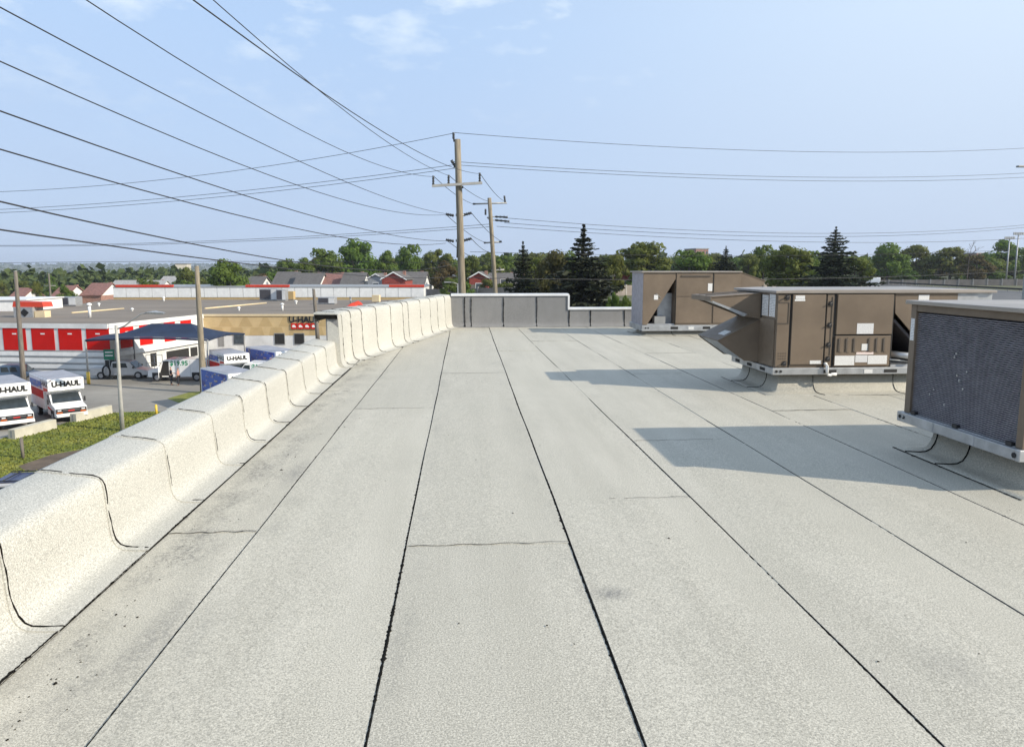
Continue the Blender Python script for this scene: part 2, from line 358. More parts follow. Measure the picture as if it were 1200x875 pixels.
def ribbon(mb, pts, w, z, dens=1.0, seed=0, jag=.5, drop=0.0):
    """irregular run of squeezed-out bitumen along pts"""
    q = random.Random(seed); P = [Vector((*p[:2], 0)) for p in pts]; on = True; run = []
    def flush():
        if len(run) > 1:
            vs = []; fs = []
            for (l, m, r) in run: vs += [l, m, r]
            for i in range(len(run)-1):
                a = i*3; fs += [(a, a+3, a+4, a+1), (a+1, a+4, a+5, a+2)]
            mb.add(vs, fs, 0, False)
        run.clear()
    ph = [q.uniform(0, 9) for _ in range(4)]; s = 0
    for i, p in enumerate(P):
        t = (P[min(i+1, len(P)-1)]-P[max(i-1, 0)]).normalized(); n = Vector((-t.y, t.x, 0)); s += (P[i]-P[i-1]).length if i else 0
        a = .5+.5*math.sin(s*.83+ph[0])*math.sin(s*.31+ph[1]) + .25*math.sin(s*3.1+ph[2])
        keep = a + q.uniform(-.15, .15) > 1-dens
        ww = w*(.25 + .85*max(0, a))*(1+jag*q.uniform(-.8, 1.0))*(1.9 if q.random() < .05 else 1); off = n*(w*.12*math.sin(s*2.3+ph[3]))
        zz = z(p) if callable(z) else z
        b = p+off
        if keep: run.append((Vector((*(b+n*(ww*.5+(.75+q.random()**2*1.0)*drop))[:2], zz-drop)), Vector((*b[:2], zz+.0015)), Vector((*(b-n*ww*.5)[:2], zz)))) 
        else: flush()
    flush(); return mb
for i in range(len(seams)-1):
    ys = sorted([Y0]+cuts.get(i, [rnd.uniform(2, 6), rnd.uniform(10, 15)])+[Y1])
    for j in range(len(ys)-1):
        a, b = ys[j], ys[j+1]; n = max(2, int((b-a)/.45)); vs = []; fs = []
        lift = .003*(j % 2)
        for k in range(n+1):
            y = a+(b-a)*k/n; xl = sx(i, y); xr = sx(i+1, y)+.025
            wx = wall_x(y)+.02
            if y > 13: xl = max(xl, wx); xr = max(xr, wx+.001)
            st_ = .0085 if i < 4 else .0058
            vs += [(xl, y, -.003), (xl, y, st_+lift), ((xl+xr)/2, y, .0085+lift), (xr, y, .004+lift*.5)]
        for k in range(n):
            o = k*4; fs += [(o, o+4, o+5, o+1), (o+1, o+5, o+6, o+2), (o+2, o+6, o+7, o+3)]
        vs_b = len(vs); fs += [(0, 1, 2, 3), (n*4+3, n*4+2, n*4+1, n*4)]
        MB().add(vs, [f[::-1] for f in fs]).build('membrane_sheet', M['cap'], roof)
        if j:
            # lap between two rolls of the same strip
            mb = MB(); dens = {0: .55, 1: .5, 2: .62, 3: .55, 4: .6, 5: .55}.get(i, .45)
            xa, xb = sx(i, a)+.01, sx(i+1, a)-.01; nn = 46
            pts = [(xa+(xb-xa)*t/nn, a+.008*math.sin(t*.5)+.02*(t/nn-.5)) for t in range(nn+1)]
            ribbon(mb, pts, .0055+.0006*max(0, a), .0135, dens+.38, 70+i*7+j)
            if mb.f: mb.build('seam_bead', M['bitumen_thin'], roof)
seamw = [(.015, .97), (.0085, .97), (.0085, .99), (.0075, .99), (.006, .80), (.006, .60), (.0075, .66)] + [(.006, .5)]*6
for i, (w, dn) in enumerate(seamw):
    mb = MB(); pts = []; y = Y0+.5
    while y < (14.05 if i == 0 else 20.55):
        if not (i == 1 and sx(1, y) < wall_x(y)+.16) and not (i == 2 and y > 20.1): pts.append((sx(i, y)-.004, y, 0))
        y += .016
    ribbon(mb, pts, w, .0168 if i == 0 else .0098 if i < 4 else .0075, dn*(1.5 if i < 4 else 1), 5+i, .9, .003 if i == 0 else .0042 if i < 4 else .0018); mb.build('seam_bead', M['bitumen'] if i < 5 else M['bitumen_thin'], roof)
# lumps of squeezed bitumen on the gutter seam and grit washed down beside it
mb = MB()
for k in range(230):
    q = rnd.random(); y = 2.2+12*q**1.5; x = -1.70+abs(rnd.gauss(0, .17)); s = rnd.uniform(.002, .0055)*(2.4 if rnd.random() < .06 else 1)
    if rnd.random() < .25: x = rnd.choice([-.31, .62, -1.22, 1.6])+rnd.gauss(.08, .12); y = rnd.uniform(2, 12); s *= .7
    mb.add([(x+s*rnd.uniform(.6, 1.4)*math.cos(w), y+s*rnd.uniform(.6, 1.6)*math.sin(w), .0105) for w in (0, 1.3, 2.5, 3.8, 5)]+[(x, y, .0105+s*.7)], [(0,1,5),(1,2,5),(2,3,5),(3,4,5),(4,0,5)])
for k in range(60):
    x = rnd.uniform(-1.2, 4.5); y = rnd.uniform(2, 14); s = rnd.uniform(.003, .007)
    mb.add([(x+s*rnd.uniform(.5, 1.6)*math.cos(w), y+s*rnd.uniform(.5, 1.6)*math.sin(w), .0125) for w in (0, 1.3, 2.5, 3.8, 5)]+[(x, y, .0125+s*.6)], [(0,1,5),(1,2,5),(2,3,5),(3,4,5),(4,0,5)])
mb.build('loose_grit', M['bitumen'], roof, kind='stuff')

# walls of the building that carries the roof
tag(MB().box(-2.36, 16.15, Y0, 20.92, -9.2, -.31).build('building_wall', M['stucco']), 'plain wall of the building below the white roof', 'wall', kind='structure')

# ------------------------------------------------------------------ parapets
PROF_LOW = [(u_-(.03 if u_ > .05 else 0), z_) for (u_, z_) in [(0,.009),(.11,.011),(.165,.016),(.20,.034),(.224,.07),(.236,.12),(.244,.22),(.252,.34),(.257,.395),(.264,.418),(.282,.434),(.315,.443),(.46,.464),(.585,.482),(.602,.478),(.608,.455),(.609,.33)]]
PROF_TALL = [(u_-.095, z_) for (u_, z_) in [(-.13,.009),(-.03,.011),(.01,.02),(.045,.05),(.065,.10),(.078,.2),(.086,.42),(.094,.66),(.10,.80),(.112,.84),(.135,.862),(.17,.872),(.30,.88),(.44,.888),(.458,.88),(.462,.85),(.463,.74)]]
def sweep(path_fn, prof, s0, s1, steps, off=0.0, lap=0.0):
    """path_fn(s) -> (origin xy, outward xy); profile (u outward, z)"""
    vs = []; fs = []; n = len(prof)
    ks = ([-1] if lap else [])+list(range(steps+1))
    for k in ks:
        s = s0+(s1-s0)*max(0, k)/steps; (ox, oy), (nx, ny) = path_fn(s)
        if lap: off = -.001 if k < 0 else .002+lap*(1-k/steps)
        for i, (u, z) in enumerate(prof):
            ua, za = prof[max(0, i-1)]; ub, zb = prof[min(n-1, i+1)]; tl = math.hypot(ub-ua, zb-za); du, dz = -(zb-za)/tl, (ub-ua)/tl
            uu, zz = u+du*off, z+dz*off
            vs.append((ox+nx*uu, oy+ny*uu, zz))
    for k in range(len(ks)-1):
        for i in range(n-1):
            a = k*n+i; fs.append((a, a+1, a+n+1, a+n))
    return vs, fs
def joint(mb, path_fn, prof, s, seed, dens, r=.0055, lo=0, hi=None, bend=.03):
    q = random.Random(seed); pts = []
    hi = hi or len(prof)-2
    fine = []
    for i in range(lo, hi):
        m = max(2, int(math.hypot(prof[i+1][0]-prof[i][0], prof[i+1][1]-prof[i][1])/.02))
        for k in range(m): t = k/m; fine.append((prof[i][0]*(1-t)+prof[i+1][0]*t, prof[i][1]*(1-t)+prof[i+1][1]*t))
    run = []; rr = []; ph = q.uniform(0, 9)
    for j, (u, z) in enumerate(fine):
        ss = s + bend*(1-min(1, z/.3))**2 + .004*math.sin(j*.7+ph); (ox, oy), (nx, ny) = path_fn(ss)
        keep = .5+.5*math.sin(j*.33+ph)+q.uniform(-.25, .25) > 1-dens
        if keep: run.append((ox+nx*(u-.0075), oy+ny*(u-.0075), z+.0085)); rr.append(r*q.uniform(.6, 1.3))
        if (not keep or j == len(fine)-1) and run:
            if len(run) > 1: mb.tube(run, rr, 5)
            run = []; rr = []
near = tag(MB().prism([(-1.98,-.2),(-2.03,.30),(-2.06,.38),(-2.12,.41),(-2.33,.43),(-2.34,-.2)], 'y', Y0, 12.27).build('parapet_wall', M['deck']),
    'low white membrane covered parapet with rounded edge along the parking side', 'parapet')
low_path = lambda s: ((-1.78, s), (-1, 0))
js = [Y0, -4.9, -3.9, -2.9, -1.9, -.9, .1, 1.05, 2.2, 3.30, 4.27, 5.17, 6.16, 6.99, 7.84, 8.76, 9.66, 10.5, 11.33, 12.28]
dens_low = {9: 1.0, 10: 1.05, 11: .72, 12: .62, 13: .60, 14: 1.1, 15: 1.1, 16: 1.0, 17: .9, 18: 1.0}
for i in range(len(js)-1):
    vs, fs = sweep(low_path, PROF_LOW, js[i]-.015, js[i+1], 4, 0, .0075); nq = len(PROF_LOW)-1; MB().add(vs, fs[nq:], 0, True).add(vs, fs[:nq], 0, False).build('cap_sheet_piece', M['cap_wall'], near)
    if js[i] > 2:
        mb = MB(); joint(mb, low_path, PROF_LOW, js[i], 40+i, dens_low.get(i, .9), .0050 if i in (9, 10, 14, 15) else .0042); mb.build('seam_bead', M['bitumen'], near)
d1 = Vector((1.73, 7.9)).normalized(); n1v = (-d1.y, d1.x)
def tall_path(s):
    if s <= .75: return ((-1.95, 12.25+s), (-1, 0)) if s < .70 else ((-1.95, 12.25+s), tuple(Vector((-1-d1.y, d1.x)).normalized()))
    p = Vector((-1.95, 13.0))+d1*(s-.75); return ((p.x, p.y), n1v)
TL = .75+Vector((1.73, 7.9)).length
tall = empty('parapet_wall', (0, 0, 0), 0, 'tall white membrane covered parapet bending inward to the grey end wall', 'parapet')
core = [(.015,-.2),(.025,.70),(.05,.82),(.085,.845),(.185,.85),(.19,-.2)]
vs, fs = sweep(lambda s: tall_path(s), core, .03, TL+.2, 18); cm = MB().add(vs, fs); cm.build('core', M['cap_grey'], tall)
jt = [0, .35, 1.0, 1.55, 2.35, 3.25, 4.1, 4.5, 5.5, 6.4, 7.1, 7.9, TL+.02]
for i in range(len(jt)-1):
    vs, fs = sweep(tall_path, PROF_TALL, jt[i]-.01, jt[i+1], 4, 0, .0075); nq = len(PROF_TALL)-1; MB().add(vs, fs[nq:], 0, True).add(vs, fs[:nq], 0, False).build('cap_sheet_piece', M['cap_wall'], tall)
    if i:
        mb = MB(); joint(mb, tall_path, PROF_TALL, jt[i], 90+i, [0, .9, .95, 1.2, 1.05, 1.05, 1.0, 1.0, .7, .6, .7, .6][i], .0068); mb.build('seam_bead', M['bitumen'], tall)
MB().prism([(-1.95-u_, z_) for (u_, z_) in PROF_TALL if z_ < .8 and u_ < .05]+[(-2.12, .8), (-2.12, .01)], 'y', 12.232, 12.236).build('end_flap', M['cap_wall'], tall)
e = MB().box(-2.14, -1.955, 12.237, 12.28, .40, .80); e.build('end_panel', M['cap_grey'], tall)
MB().box(-2.31, -1.955, 12.20, 12.40, .80, .868).build('bitumen_edge', M['bitumen'], tall)
MB().prism([(-2.32,.872),(-1.955,.868),(-1.945,.80),(-1.935,.875),(-1.985,.890),(-2.32,.9)], 'y', 12.19, 12.45).build('cap_sheet_piece', M['cap_wall'], tall)
# grey end wall, two heights
far = empty('parapet_wall', (0, 20.7, 0), 0, 'grey end parapet with white metal coping and a step down', 'parapet')
MB().box(-.2, 2.93, .03, .30, -.1, .868).build('core', M['deck'], far); MB().box(2.93, 16.2, .032, .30, -.1, .488).build('core', M['deck'], far)
xs = [-.26, .11, .285, 1.165, 2.075, 2.945]; lows = [2.97, 3.56, 4.5, 5.45, 6.4, 7.35, 8.3, 9.25, 10.2, 11.15, 12.1, 13.05, 14, 15, 16.2]
FP = [(-.24,.010),(-.10,.013),(-.045,.03),(-.018,.07),(-.004,.14),(0,.3),(.002,1)]
def panel(x0, x1, top, k):
    o = .003*(k % 2); prof = [(u-o, z) for (u, z) in FP[:-1]] + [(.002-o, top)]; vs = []; fs = []
    for x in (x0, x1):
        vs += [(x, u, z) for (u, z) in prof]
    n = len(prof)
    for i in range(n-1): fs.append((i, n+i, n+i+1, i+1))
    MB().add(vs, fs, 0, True).build('cap_sheet_piece', M['cap_grey'], far)
for k in range(5): panel(xs[k]-.004, xs[k+1], .872, k)
for k in range(len(lows)-1): panel(lows[k]-.02, lows[k+1], .492, k+1)
for k, x in enumerate(xs[1:5]+lows[:6]):
    top = .86 if k < 4 else .48; mb = MB(); q = random.Random(k); z = .02; pts = []; rr = []
    while z < top: pts.append((x+.004*math.sin(z*9+k), -.012-.13*max(0, 1-z/.09)**2, z)); rr.append(.013*q.uniform(.45, 1.1)*(1.5 if z < .2 and k in (0, 4) else 1)); z += .04
    mb.tube(pts, rr, 5); mb.build('seam_bead', M['bitumen'], far)
MB().prism([(-.03,.845),(-.03,.897),(.34,.907),(.34,.845),(.33,.845),(.33,.87),(-.02,.87),(-.02,.845)], 'x', -.26, 2.96).build('coping', M['coping'], far)
MB().box(2.925, 2.975, -.028, .33, .50, .865).build('coping', M['coping'], far)
MB().prism([(-.03,.468),(-.03,.515),(.34,.522),(.34,.468),(.33,.468),(.33,.489),(-.02,.489),(-.02,.468)], 'x', 2.93, 16.2).build('coping', M['coping'], far)
right = tag(MB().prism([(15.85,-.1),(15.85,.48),(15.9,.51),(16.25,.52),(16.25,-.1)], 'y', Y0, 20.66).build('parapet_wall', M['cap_wall']), 'low membrane covered parapet on the far side beyond the rooftop units', 'parapet')

# ------------------------------------------------------------------ rooftop units
def loft_rect(mb, x0, x1, y0, y1, prof):
    vs = []; fs = []
    for (o, z) in prof:
        c = .35*o if o > .03 else 0
        vs += [(x0-o, y0-o+c, z), (x0-o+c, y0-o, z), (x1+o-c, y0-o, z), (x1+o, y0-o+c, z), (x1+o, y1+o-c, z), (x1+o-c, y1+o, z), (x0-o+c, y1+o, z), (x0-o, y1+o-c, z)]
    for i in range(len(prof)-1):
        for k in range(8): k2 = (k+1) % 8; fs.append((i*8+k, i*8+k2, i*8+8+k2, i*8+8+k))
    return mb.add(vs, fs, 0, True)
def curb(parent, x0, x1, y0, y1, h, joints_front=(), joints_left=(), r=.005):
    prof = [(.24,.006),(.235,.013),(.13,.014),(.08,.024),(.045,.05),(.02,.10),(.006,h*.6),(0,h)]
    mb = MB(); loft_rect(mb, x0, x1, y0, y1, prof); c = mb.build('curb', M['cap'], parent)
    mb = MB()
    z = .012
    for side in ('f', 'l'):
        if side == 'f': pts = [(x0-.20+(x1-x0+.4)*t/120, y0-.243) for t in range(121)]
        else: pts = [(x0-.243, y0-.2+(y1-y0+.4)*t/90) for t in range(91)]
        ribbon(mb, pts, .016 if side == 'l' else .010, z, 1.1 if side == 'l' else .7, int(x0*31))
    for xj in joints_front: mb.tube([(xj+.25*o, y0-o-.003, zz+.003) for (o, zz) in prof[1:]], r*.8, 5)
    for yj in joints_left: mb.tube([(x0-o-.003, yj+.35*o, zz+.003) for (o, zz) in prof[1:]], r, 5)
    mb.build('seam_bead', M['bitumen'], c)
def rails(parent, x0, x1, y0, y1, z0, z1):
    mb = MB(); t = .05
    mb.box(x0, x1, y0, y0+t, z0, z1).box(x0, x1, y1-t, y1, z0, z1).box(x0, x0+t, y0+t, y1-t, z0, z1).box(x1-t, x1, y0+t, y1-t, z0, z1)
    return mb.build('base_rail', M['galv'], parent, .006)
def disc(parent, name, m, c, r, axis, n=12, d=.006):
    a = {'x': (1,0,0), 'y': (0,1,0)}[axis]; c = Vector(c); a = Vector(a)
    return MB().tube([c-a*d, c+a*d], r, n).build(name, m, parent)
def latch(parent, x, y, z, flip=1):
    mb = MB(); mb.box(x-.02, x+.02, y-.012, y, z-.03, z+.03); mb.tube([(x+.012*flip, y-.014, z+.018), (x-.055*flip, y-.03, z-.012)], .009, 6)
    mb.build('latch', M['black'], parent)

def unit_main():
    u = empty('rooftop_unit', (3.97, 9.33, 0), 0, 'brown rooftop air conditioner with two intake hoods and louvred access panel', 'air conditioner', 'brown rooftop units')
    W, D = 2.83, 1.42; z0, z1 = .342, 1.285
    curb(u, .10, W-.12, .08, D-.08, .255, (.55, 1.62, 2.2), (.45, 1.05))
    rl = rails(u, -.03, W+.02, -.03, D+.03, .255, .342)
    for xx in (.02, .075): disc(rl, 'bolt_hole', M['gasket'], (xx, -.031, .30), .017, 'y')
    for xx in (.72, 1.52, 2.3): bx('rail_slot', M['gasket'], rl, xx-.085, xx+.085, -.034, -.028, .275, .315)
    for yy in (.3, .75, 1.2): bx('rail_slot', M['gasket'], rl, -.034, -.028, yy-.08, yy+.08, .275, .315)
    bx('rail_plate', M['sticker'], rl, 1.17, 1.28, -.035, -.031, .268, .318)
    bx('cabinet', M['brown'], u, 0, 1.53, 0, D, z0, z1, .006)
    # condenser end: back, right wall, floor, slanted coil, cut-away front panel
    bx('back_panel', M['brown'], u, 1.531, W, D-.03, D, z0, z1); bx('base_pan', M['galv_dull'], u, 1.531, W, .02, D-.031, z0, z0+.03)
    bx('end_panel', M['galv'], u, W-.20, W, .012, D-.032, z0+.031, z1-.002)
    MB().prism([(1.535,.95),(1.58,.95),(2.16,.375),(2.11,.375)], 'y', .05, D-.04).build('condenser_coil', M['coilback'], u)
    MB().prism([(1.533,z1-.002),(2.36,z1-.002),(2.36,.375),(2.17,.375),(1.548,1.03)], 'y', -.004, .016).build('condenser_panel', M['brown'], u)
    bx('side_screen', M['galv_dull'], u, 2.362, W-.201, -.002, .012, .42, z1-.002)
    MB().tube([(1.56, .10, .50), (1.86, -.05, .475)], .042, 14).build('drain_pipe', M['galv'], u)
    MB().tube([(1.5, -.02, .44), (1.86, .05, .40)], .012, 8).build('refrigerant_line', M['steel'], u)
    lid = MB().prism([(-.035,z1+.001),(-.035,z1+.032),(.3,z1+.045),(W-.3,z1+.045),(W+.03,z1+.032),(W+.03,z1+.001)], 'y', -.035, D+.035).build('lid', M['lid'], u, .004)
    # front panels
    bx('corner_post', M['brown'], u, .004, .165, -.012, -.001, z0+.01, z1-.015, .004)
    for za, zb in ((.90, .912), (1.165, 1.177)): bx('post_trim', M['brown_dk'], u, .02, .155, -.017, -.0125, za, zb)
    bx('post_trim', M['brown_dk'], u, .145, .156, -.0175, -.0126, .905, 1.17)
    mb = MB()
    for i in range(4):
        for j in range(3): mb.tube([(.045+.03*i, -.016, .46+.035*j), (.045+.03*i, -.0115, .46+.035*j)], .007, 6)
    mb.build('rivets', M['brown_dk'], u, kind='stuff')
    latch(u, .128, -.012, 1.235); latch(u, .128, -.012, .40)
    bx('seam_gap', M['gasket'], u, .168, .192, -.006, -.0005, z0+.005, z1-.01)
    dr = bx('access_door', M['brown'], u, .194, .622, -.022, -.001, .385, 1.268, .005)
    bx('label_sticker', M['sticker'], dr, .225, .345, -.0245, -.022, 1.215, 1.258); bx('label_sticker', M['sticker'], dr, .215, .35, -.0245, -.022, 1.188, 1.212)
    bx('label_sticker', M['sticker'], dr, .452, .60, -.0245, -.022, .392, .436)
    bx('seam_gap', M['gasket'], u, .624, .64, -.006, -.0006, z0+.005, z1-.01); bx('seam_gap', M['gasket'], u, .735, .765, -.006, -.0006, z0+.005, z1-.01)
    bx('hinge_strip', M['brown'], u, .645, .732, -.014, -.001, z0+.01, z1-.012, .003)
    bx('wire_cover', M['brown_dk'], u, .705, .716, -.020, -.0142, .5, 1.24)
    for zz in (1.155, .885, .635, .455): latch(u, .695, -.014, zz)
    up = bx('upper_panel', M['brown'], u, .775, 1.508, -.022, -.001, .765, 1.27, .005)
    bx('label_sticker', M['sticker_big'], up, 1.045, 1.262, -.0245, -.022, .772, .905)
    bx('seam_gap', M['gasket'], u, .768, 1.51, -.005, -.0007, .748, .764); bx('seam_gap', M['gasket'], u, 1.511, 1.529, -.006, -.0006, z0+.005, z1-.01)
    lp = bx('louvre_panel', M['brown'], u, .77, 1.50, -.024, -.001, .362, .746, .005)
    for k in range(7):
        xx = .82+.098*k
        if k == 3: continue
        bx('louvre_rib', M['brown_dk'], lp, xx-.012, xx+.008, -.034, -.0242, .545, .715, .003); bx('louvre_rib', M['brown'], lp, xx+.009, xx+.045, -.030, -.0243, .535, .725, .003)
    bx('label_sticker', M['sticker'], lp, 1.12, 1.232, -.0275, -.0245, .56, .645); bx('label_sticker', M['sticker_red'], lp, 1.055, 1.28, -.0275, -.0245, .51, .538)
    bx('label_sticker', M['sticker'], lp, .776, 1.035, -.0275, -.0245, .372, .495); bx('label_sticker', M['sticker_big'], lp, 1.045, 1.205, -.0278, -.0245, .408, .50)
    bx('label_sticker', M['sticker'], lp, 1.212, 1.465, -.0275, -.0245, .385, .497)
    MB().tube([(.655,-.01,.395),(.655,-.05,.395),(.665,-.06,.375),(.668,-.06,.29),(.685,-.06,.255),(.715,-.06,.25),(.735,-.06,.265),(.79,-.06,.262)], .019, 10).build('condensate_trap', M['pvc'], u)
    bx('label_sticker', M['sticker'], u, 1.84, 1.98, -.007, -.0045, 1.19, 1.262)
    # left end: stickers, intake hoods
    bx('label_sticker', M['sticker_big'], u, -.003, -.0005, .27, .47, .985, 1.255); bx('label_sticker', M['sticker_big'], u, -.003, -.0005, .05, .235, .985, 1.27)
    bx('end_door', M['brown'], u, -.014, -.0008, .03, .50, .36, .955, .004)
    ya, yb = .50, 1.32
    def hood(poly, top, filt):
        h = empty('intake_hood', (0, 0, 0)); h.parent = u
        for yy in (ya, yb-.012): MB().prism(poly, 'y', yy, yy+.012).build('side_cheek', M['brown'], h)
        for (p, q_) in top:
            dx, dz = q_[0]-p[0], q_[1]-p[1]; l = math.hypot(dx, dz); nx, nz = -dz/l*.012, dx/l*.012
            MB().prism([p, q_, (q_[0]+nx, q_[1]+nz), (p[0]+nx, p[1]+nz)], 'y', ya-.012, yb+.012).build('hood_sheet', M['brown'], h)
        (p, q_) = filt; dx, dz = q_[0]-p[0], q_[1]-p[1]; l = math.hypot(dx, dz); nx, nz = -dz/l*.02, dx/l*.02
        MB().prism([p, q_, (q_[0]+nx, q_[1]+nz), (p[0]+nx, p[1]+nz)], 'y', ya+.013, yb-.013).build('filter_screen', M['galv'], h)
        return h
    h = hood([(-.002,1.262),(-.665,1.218),(-.672,1.178),(-.002,.925)], [((-.68,1.217),(0,1.263))], ((-.655,1.196),(-.01,.955)))
    MB().prism([(-.69,1.165),(-.675,1.165),(-.675,1.23),(-.69,1.23)], 'y', ya-.012, yb+.012).build('drip_lip', M['brown'], h)
    MB().prism([(-.67,1.172),(-.20,.998),(-.24,.965),(-.665,1.15)], 'y', ya-.03, ya-.001).build('drip_edge', M['galv'], h)
    for yy in (.80, 1.08): MB().prism([(-.66,1.233),(-.02,1.276),(-.02,1.285),(-.66,1.242)], 'y', yy, yy+.018).build('standing_seam', M['brown_dk'], h)
    h = hood([(-.002,.915),(-.565,.640),(-.555,.622),(-.20,.375),(-.002,.36)], [((-.575,.640),(0,.918))], ((-.545,.628),(-.2,.392)))
    bx('seam_gap', M['gasket'], u, -.012, -.001, ya-.03, ya-.014, .36, 1.26)
    MB().prism([(-.46,.704),(-.36,.753),(-.357,.760),(-.457,.711)], 'y', ya+.10, ya+.34).build('label_sticker', M['sticker'], h)
    return u
unit_main()

def unit_far():
    u = empty('rooftop_unit', (4.30, 17.75, 0), 0, 'brown rooftop air conditioner with a cut-away corner panel near the end wall', 'air conditioner', 'brown rooftop units')
    W, D = 2.34, 1.2; z0, z1 = .257, 1.492
    curb(u, .16, W-.1, .12, D-.1, .118, (.72,), (.6,))
    rl = rails(u, -.02, W+.02, -.03, D+.12, .117, .256)
    for xx in (.07, .13): disc(rl, 'bolt_hole', M['gasket'], (xx, -.031, .19), .02, 'y')
    for xx in (.76, 1.54): bx('rail_slot', M['gasket'], rl, xx-.09, xx+.09, -.034, -.028, .16, .22)
    bx('rail_plate', M['sticker'], rl, 1.1, 1.23, -.035, -.031, .155, .215)
    bx('cabinet', M['brown'], u, .77, W, 0, D, z0, z1, .006)
    bx('end_panel', M['fin'], u, 0, .03, .02, D, z0, z1); bx('back_panel', M['brown'], u, .031, .769, D-.03, D, z0, z1)
    bx('base_pan', M['galv_dull'], u, .031, .769, .02, D-.031, z0, z0+.03)
    MB().prism([(.033,.30),(.09,.30),(.74,1.30),(.69,1.30)], 'y', .30, D-.04).build('condenser_coil', M['galv_dull'], u)
    bx('control_box', M['galv'], u, .42, .765, .28, .5, .288, 1.0); bx('control_box', M['steel'], u, .30, .56, .05, .28, .289, .46)
    MB().prism([(-.004,z1-.002),(.765,z1-.002),(.765,1.345),(.105,.268),(-.004,.268)], 'y', -.006, .018).build('condenser_panel', M['brown'], u)
    mb = MB(); mb.tube([(.29,-.008,1.0),(.33,-.012,.99),(.42,-.01,.90)], .006, 5); mb.build('service_tag_wire', M['steel'], u); bx('service_tag', M['sticker'], u, .255, .355, -.012, -.0065, .86, .97)
    bx('lid', M['lid'], u, -.05, W+.02, -.04, D+.03, z1+.001, z1+.032, .004)
    bx('upper_panel', M['brown'], u, .785, 1.655, -.016, -.001, .935, z1-.02, .004); bx('lower_panel', M['brown'], u, .785, 1.655, -.020, -.001, .30, .925, .004)
    bx('panel_handle', M['brown_dk'], u, .90, 1.60, -.035, -.017, 1.395, 1.425); bx('seam_gap', M['gasket'], u, .768, .783, -.008, -.0006, z0+.01, z1-.01)
    bx('seam_gap', M['gasket'], u, 1.66, 1.685, -.010, -.0006, .9, z1-.01); bx('label_sticker', M['sticker'], u, 1.545, 1.65, -.020, -.0165, 1.06, 1.24)
    bx('end_access_panel', M['brown'], u, 1.69, 2.30, -.016, -.001, .30, z1-.03, .004)
    h = empty('intake_hood', (0, 0, 0)); h.parent = u
    for yy in (.03, 1.1): MB().prism([(W+.001,z1),(W+.60,1.285),(W+.53,1.18),(W+.001,.75)], 'y', yy, yy+.012).build('side_cheek', M['brown'], h)
    MB().prism([(W+.001,z1+.002),(W+.62,1.283),(W+.62,1.297),(W+.001,z1+.016)], 'y', .02, 1.122).build('hood_sheet', M['brown'], h)
    MB().prism([(W+.60,1.282),(W+.615,1.28),(W+.545,1.17),(W+.53,1.175)], 'y', .043, 1.099).build('drip_lip', M['brown'], h)
    return u
unit_far()

def unit_coil():
    u = empty('rooftop_unit', (3.90, 4.93, 0), 0, 'brown rooftop condenser showing its dark finned coil face', 'air conditioner', 'brown rooftop units')
    W, D = 2.6, 1.42; z0, z1 = .345, 1.29
    curb(u, .20, W-.15, .10, D-.14, .26, (), (.80, 1.22), .0065)
    rl = rails(u, -.035, W+.02, -.03, D+.05, .26, .344)
    for yy in (D+.0, D-.055): disc(rl, 'bolt_hole', M['gasket'], (-.036, yy, .305), .015, 'x')
    disc(rl, 'bolt_hole', M['gasket'], (-.036, .02, .30), .02, 'x')
    disc(rl, 'rail_bolt', M['galv'], (-.038, D-.055, .31), .008, 'x')
    for yy in (.45, .95): bx('rail_joint', M['galv_dull'], rl, -.0375, -.035, yy-.006, yy+.006, .262, .342)
    bx('cabinet', M['brown'], u, .10, W, .0, D, z0, z1, .006)
    bx('base_pan', M['galv_dull'], u, .0, .098, .064, D-.077, .30, .350); bx('coil_core', M['coilback'], u, .055, .099, .06, D-.06, z0+.005, z1-.06)  # added base pan fills the gap above the rail against stray sunlight
    mb = MB(); z = z0+.012; k = 0
    while z < z1-.068:
        n = 44; vs = []; fs = []
        for i in range(n+1):
            y = .068+(D-.136)*i/n; w = .0018*math.sin(i*1.9+k*1.57)
            vs += [(.020, y, z+w), (.054, y, z+.006+w), (.020, y, z+.0045+w)]
        for i in range(n): a = i*3; fs += [(a, a+3, a+4, a+1), (a+2, a+1, a+4, a+5), (a, a+2, a+5, a+3)]
        mb.add(vs, fs); z += .0155; k += 1
    mb.build('coil_fins', M['fin'], u, kind='stuff')
    bx('corner_post', M['brown'], u, 0, .098, -.004, .062, z0, z1-.002, .004); po = bx('corner_post', M['brown'], u, 0, .098, D-.075, D+.004, z0, z1-.002, .004)
    bx('label_sticker', M['sticker_big'], po, -.0025, -.0003, D-.062, D-.010, .98, 1.17)
    bx('header', M['brown'], u, .004, .098, .064, D-.077, z1-.058, z1-.002, .003)
    bx('lid', M['lid'], u, -.04, W+.03, -.04, D+.035, z1+.001, z1+.034, .005)
    mb = MB()
    for (yy, zz) in ((.80,.93),(.82,.90),(.74,.72),(.77,.76),(.69,.66),(1.05,.60),(1.10,.55),(.66,.80),(.9,.5)): mb.box(.012, .02, yy-.006, yy+.006, zz-.009, zz+.009)
    mb.build('bent_fin_spots', M['galv'], u)
    for yy in (.12, .72, 1.28): bx('coil_clip', M['black'], u, -.01, .02, yy-.03, yy+.03, z0+.001, z0+.03)
    return u
unit_coil()
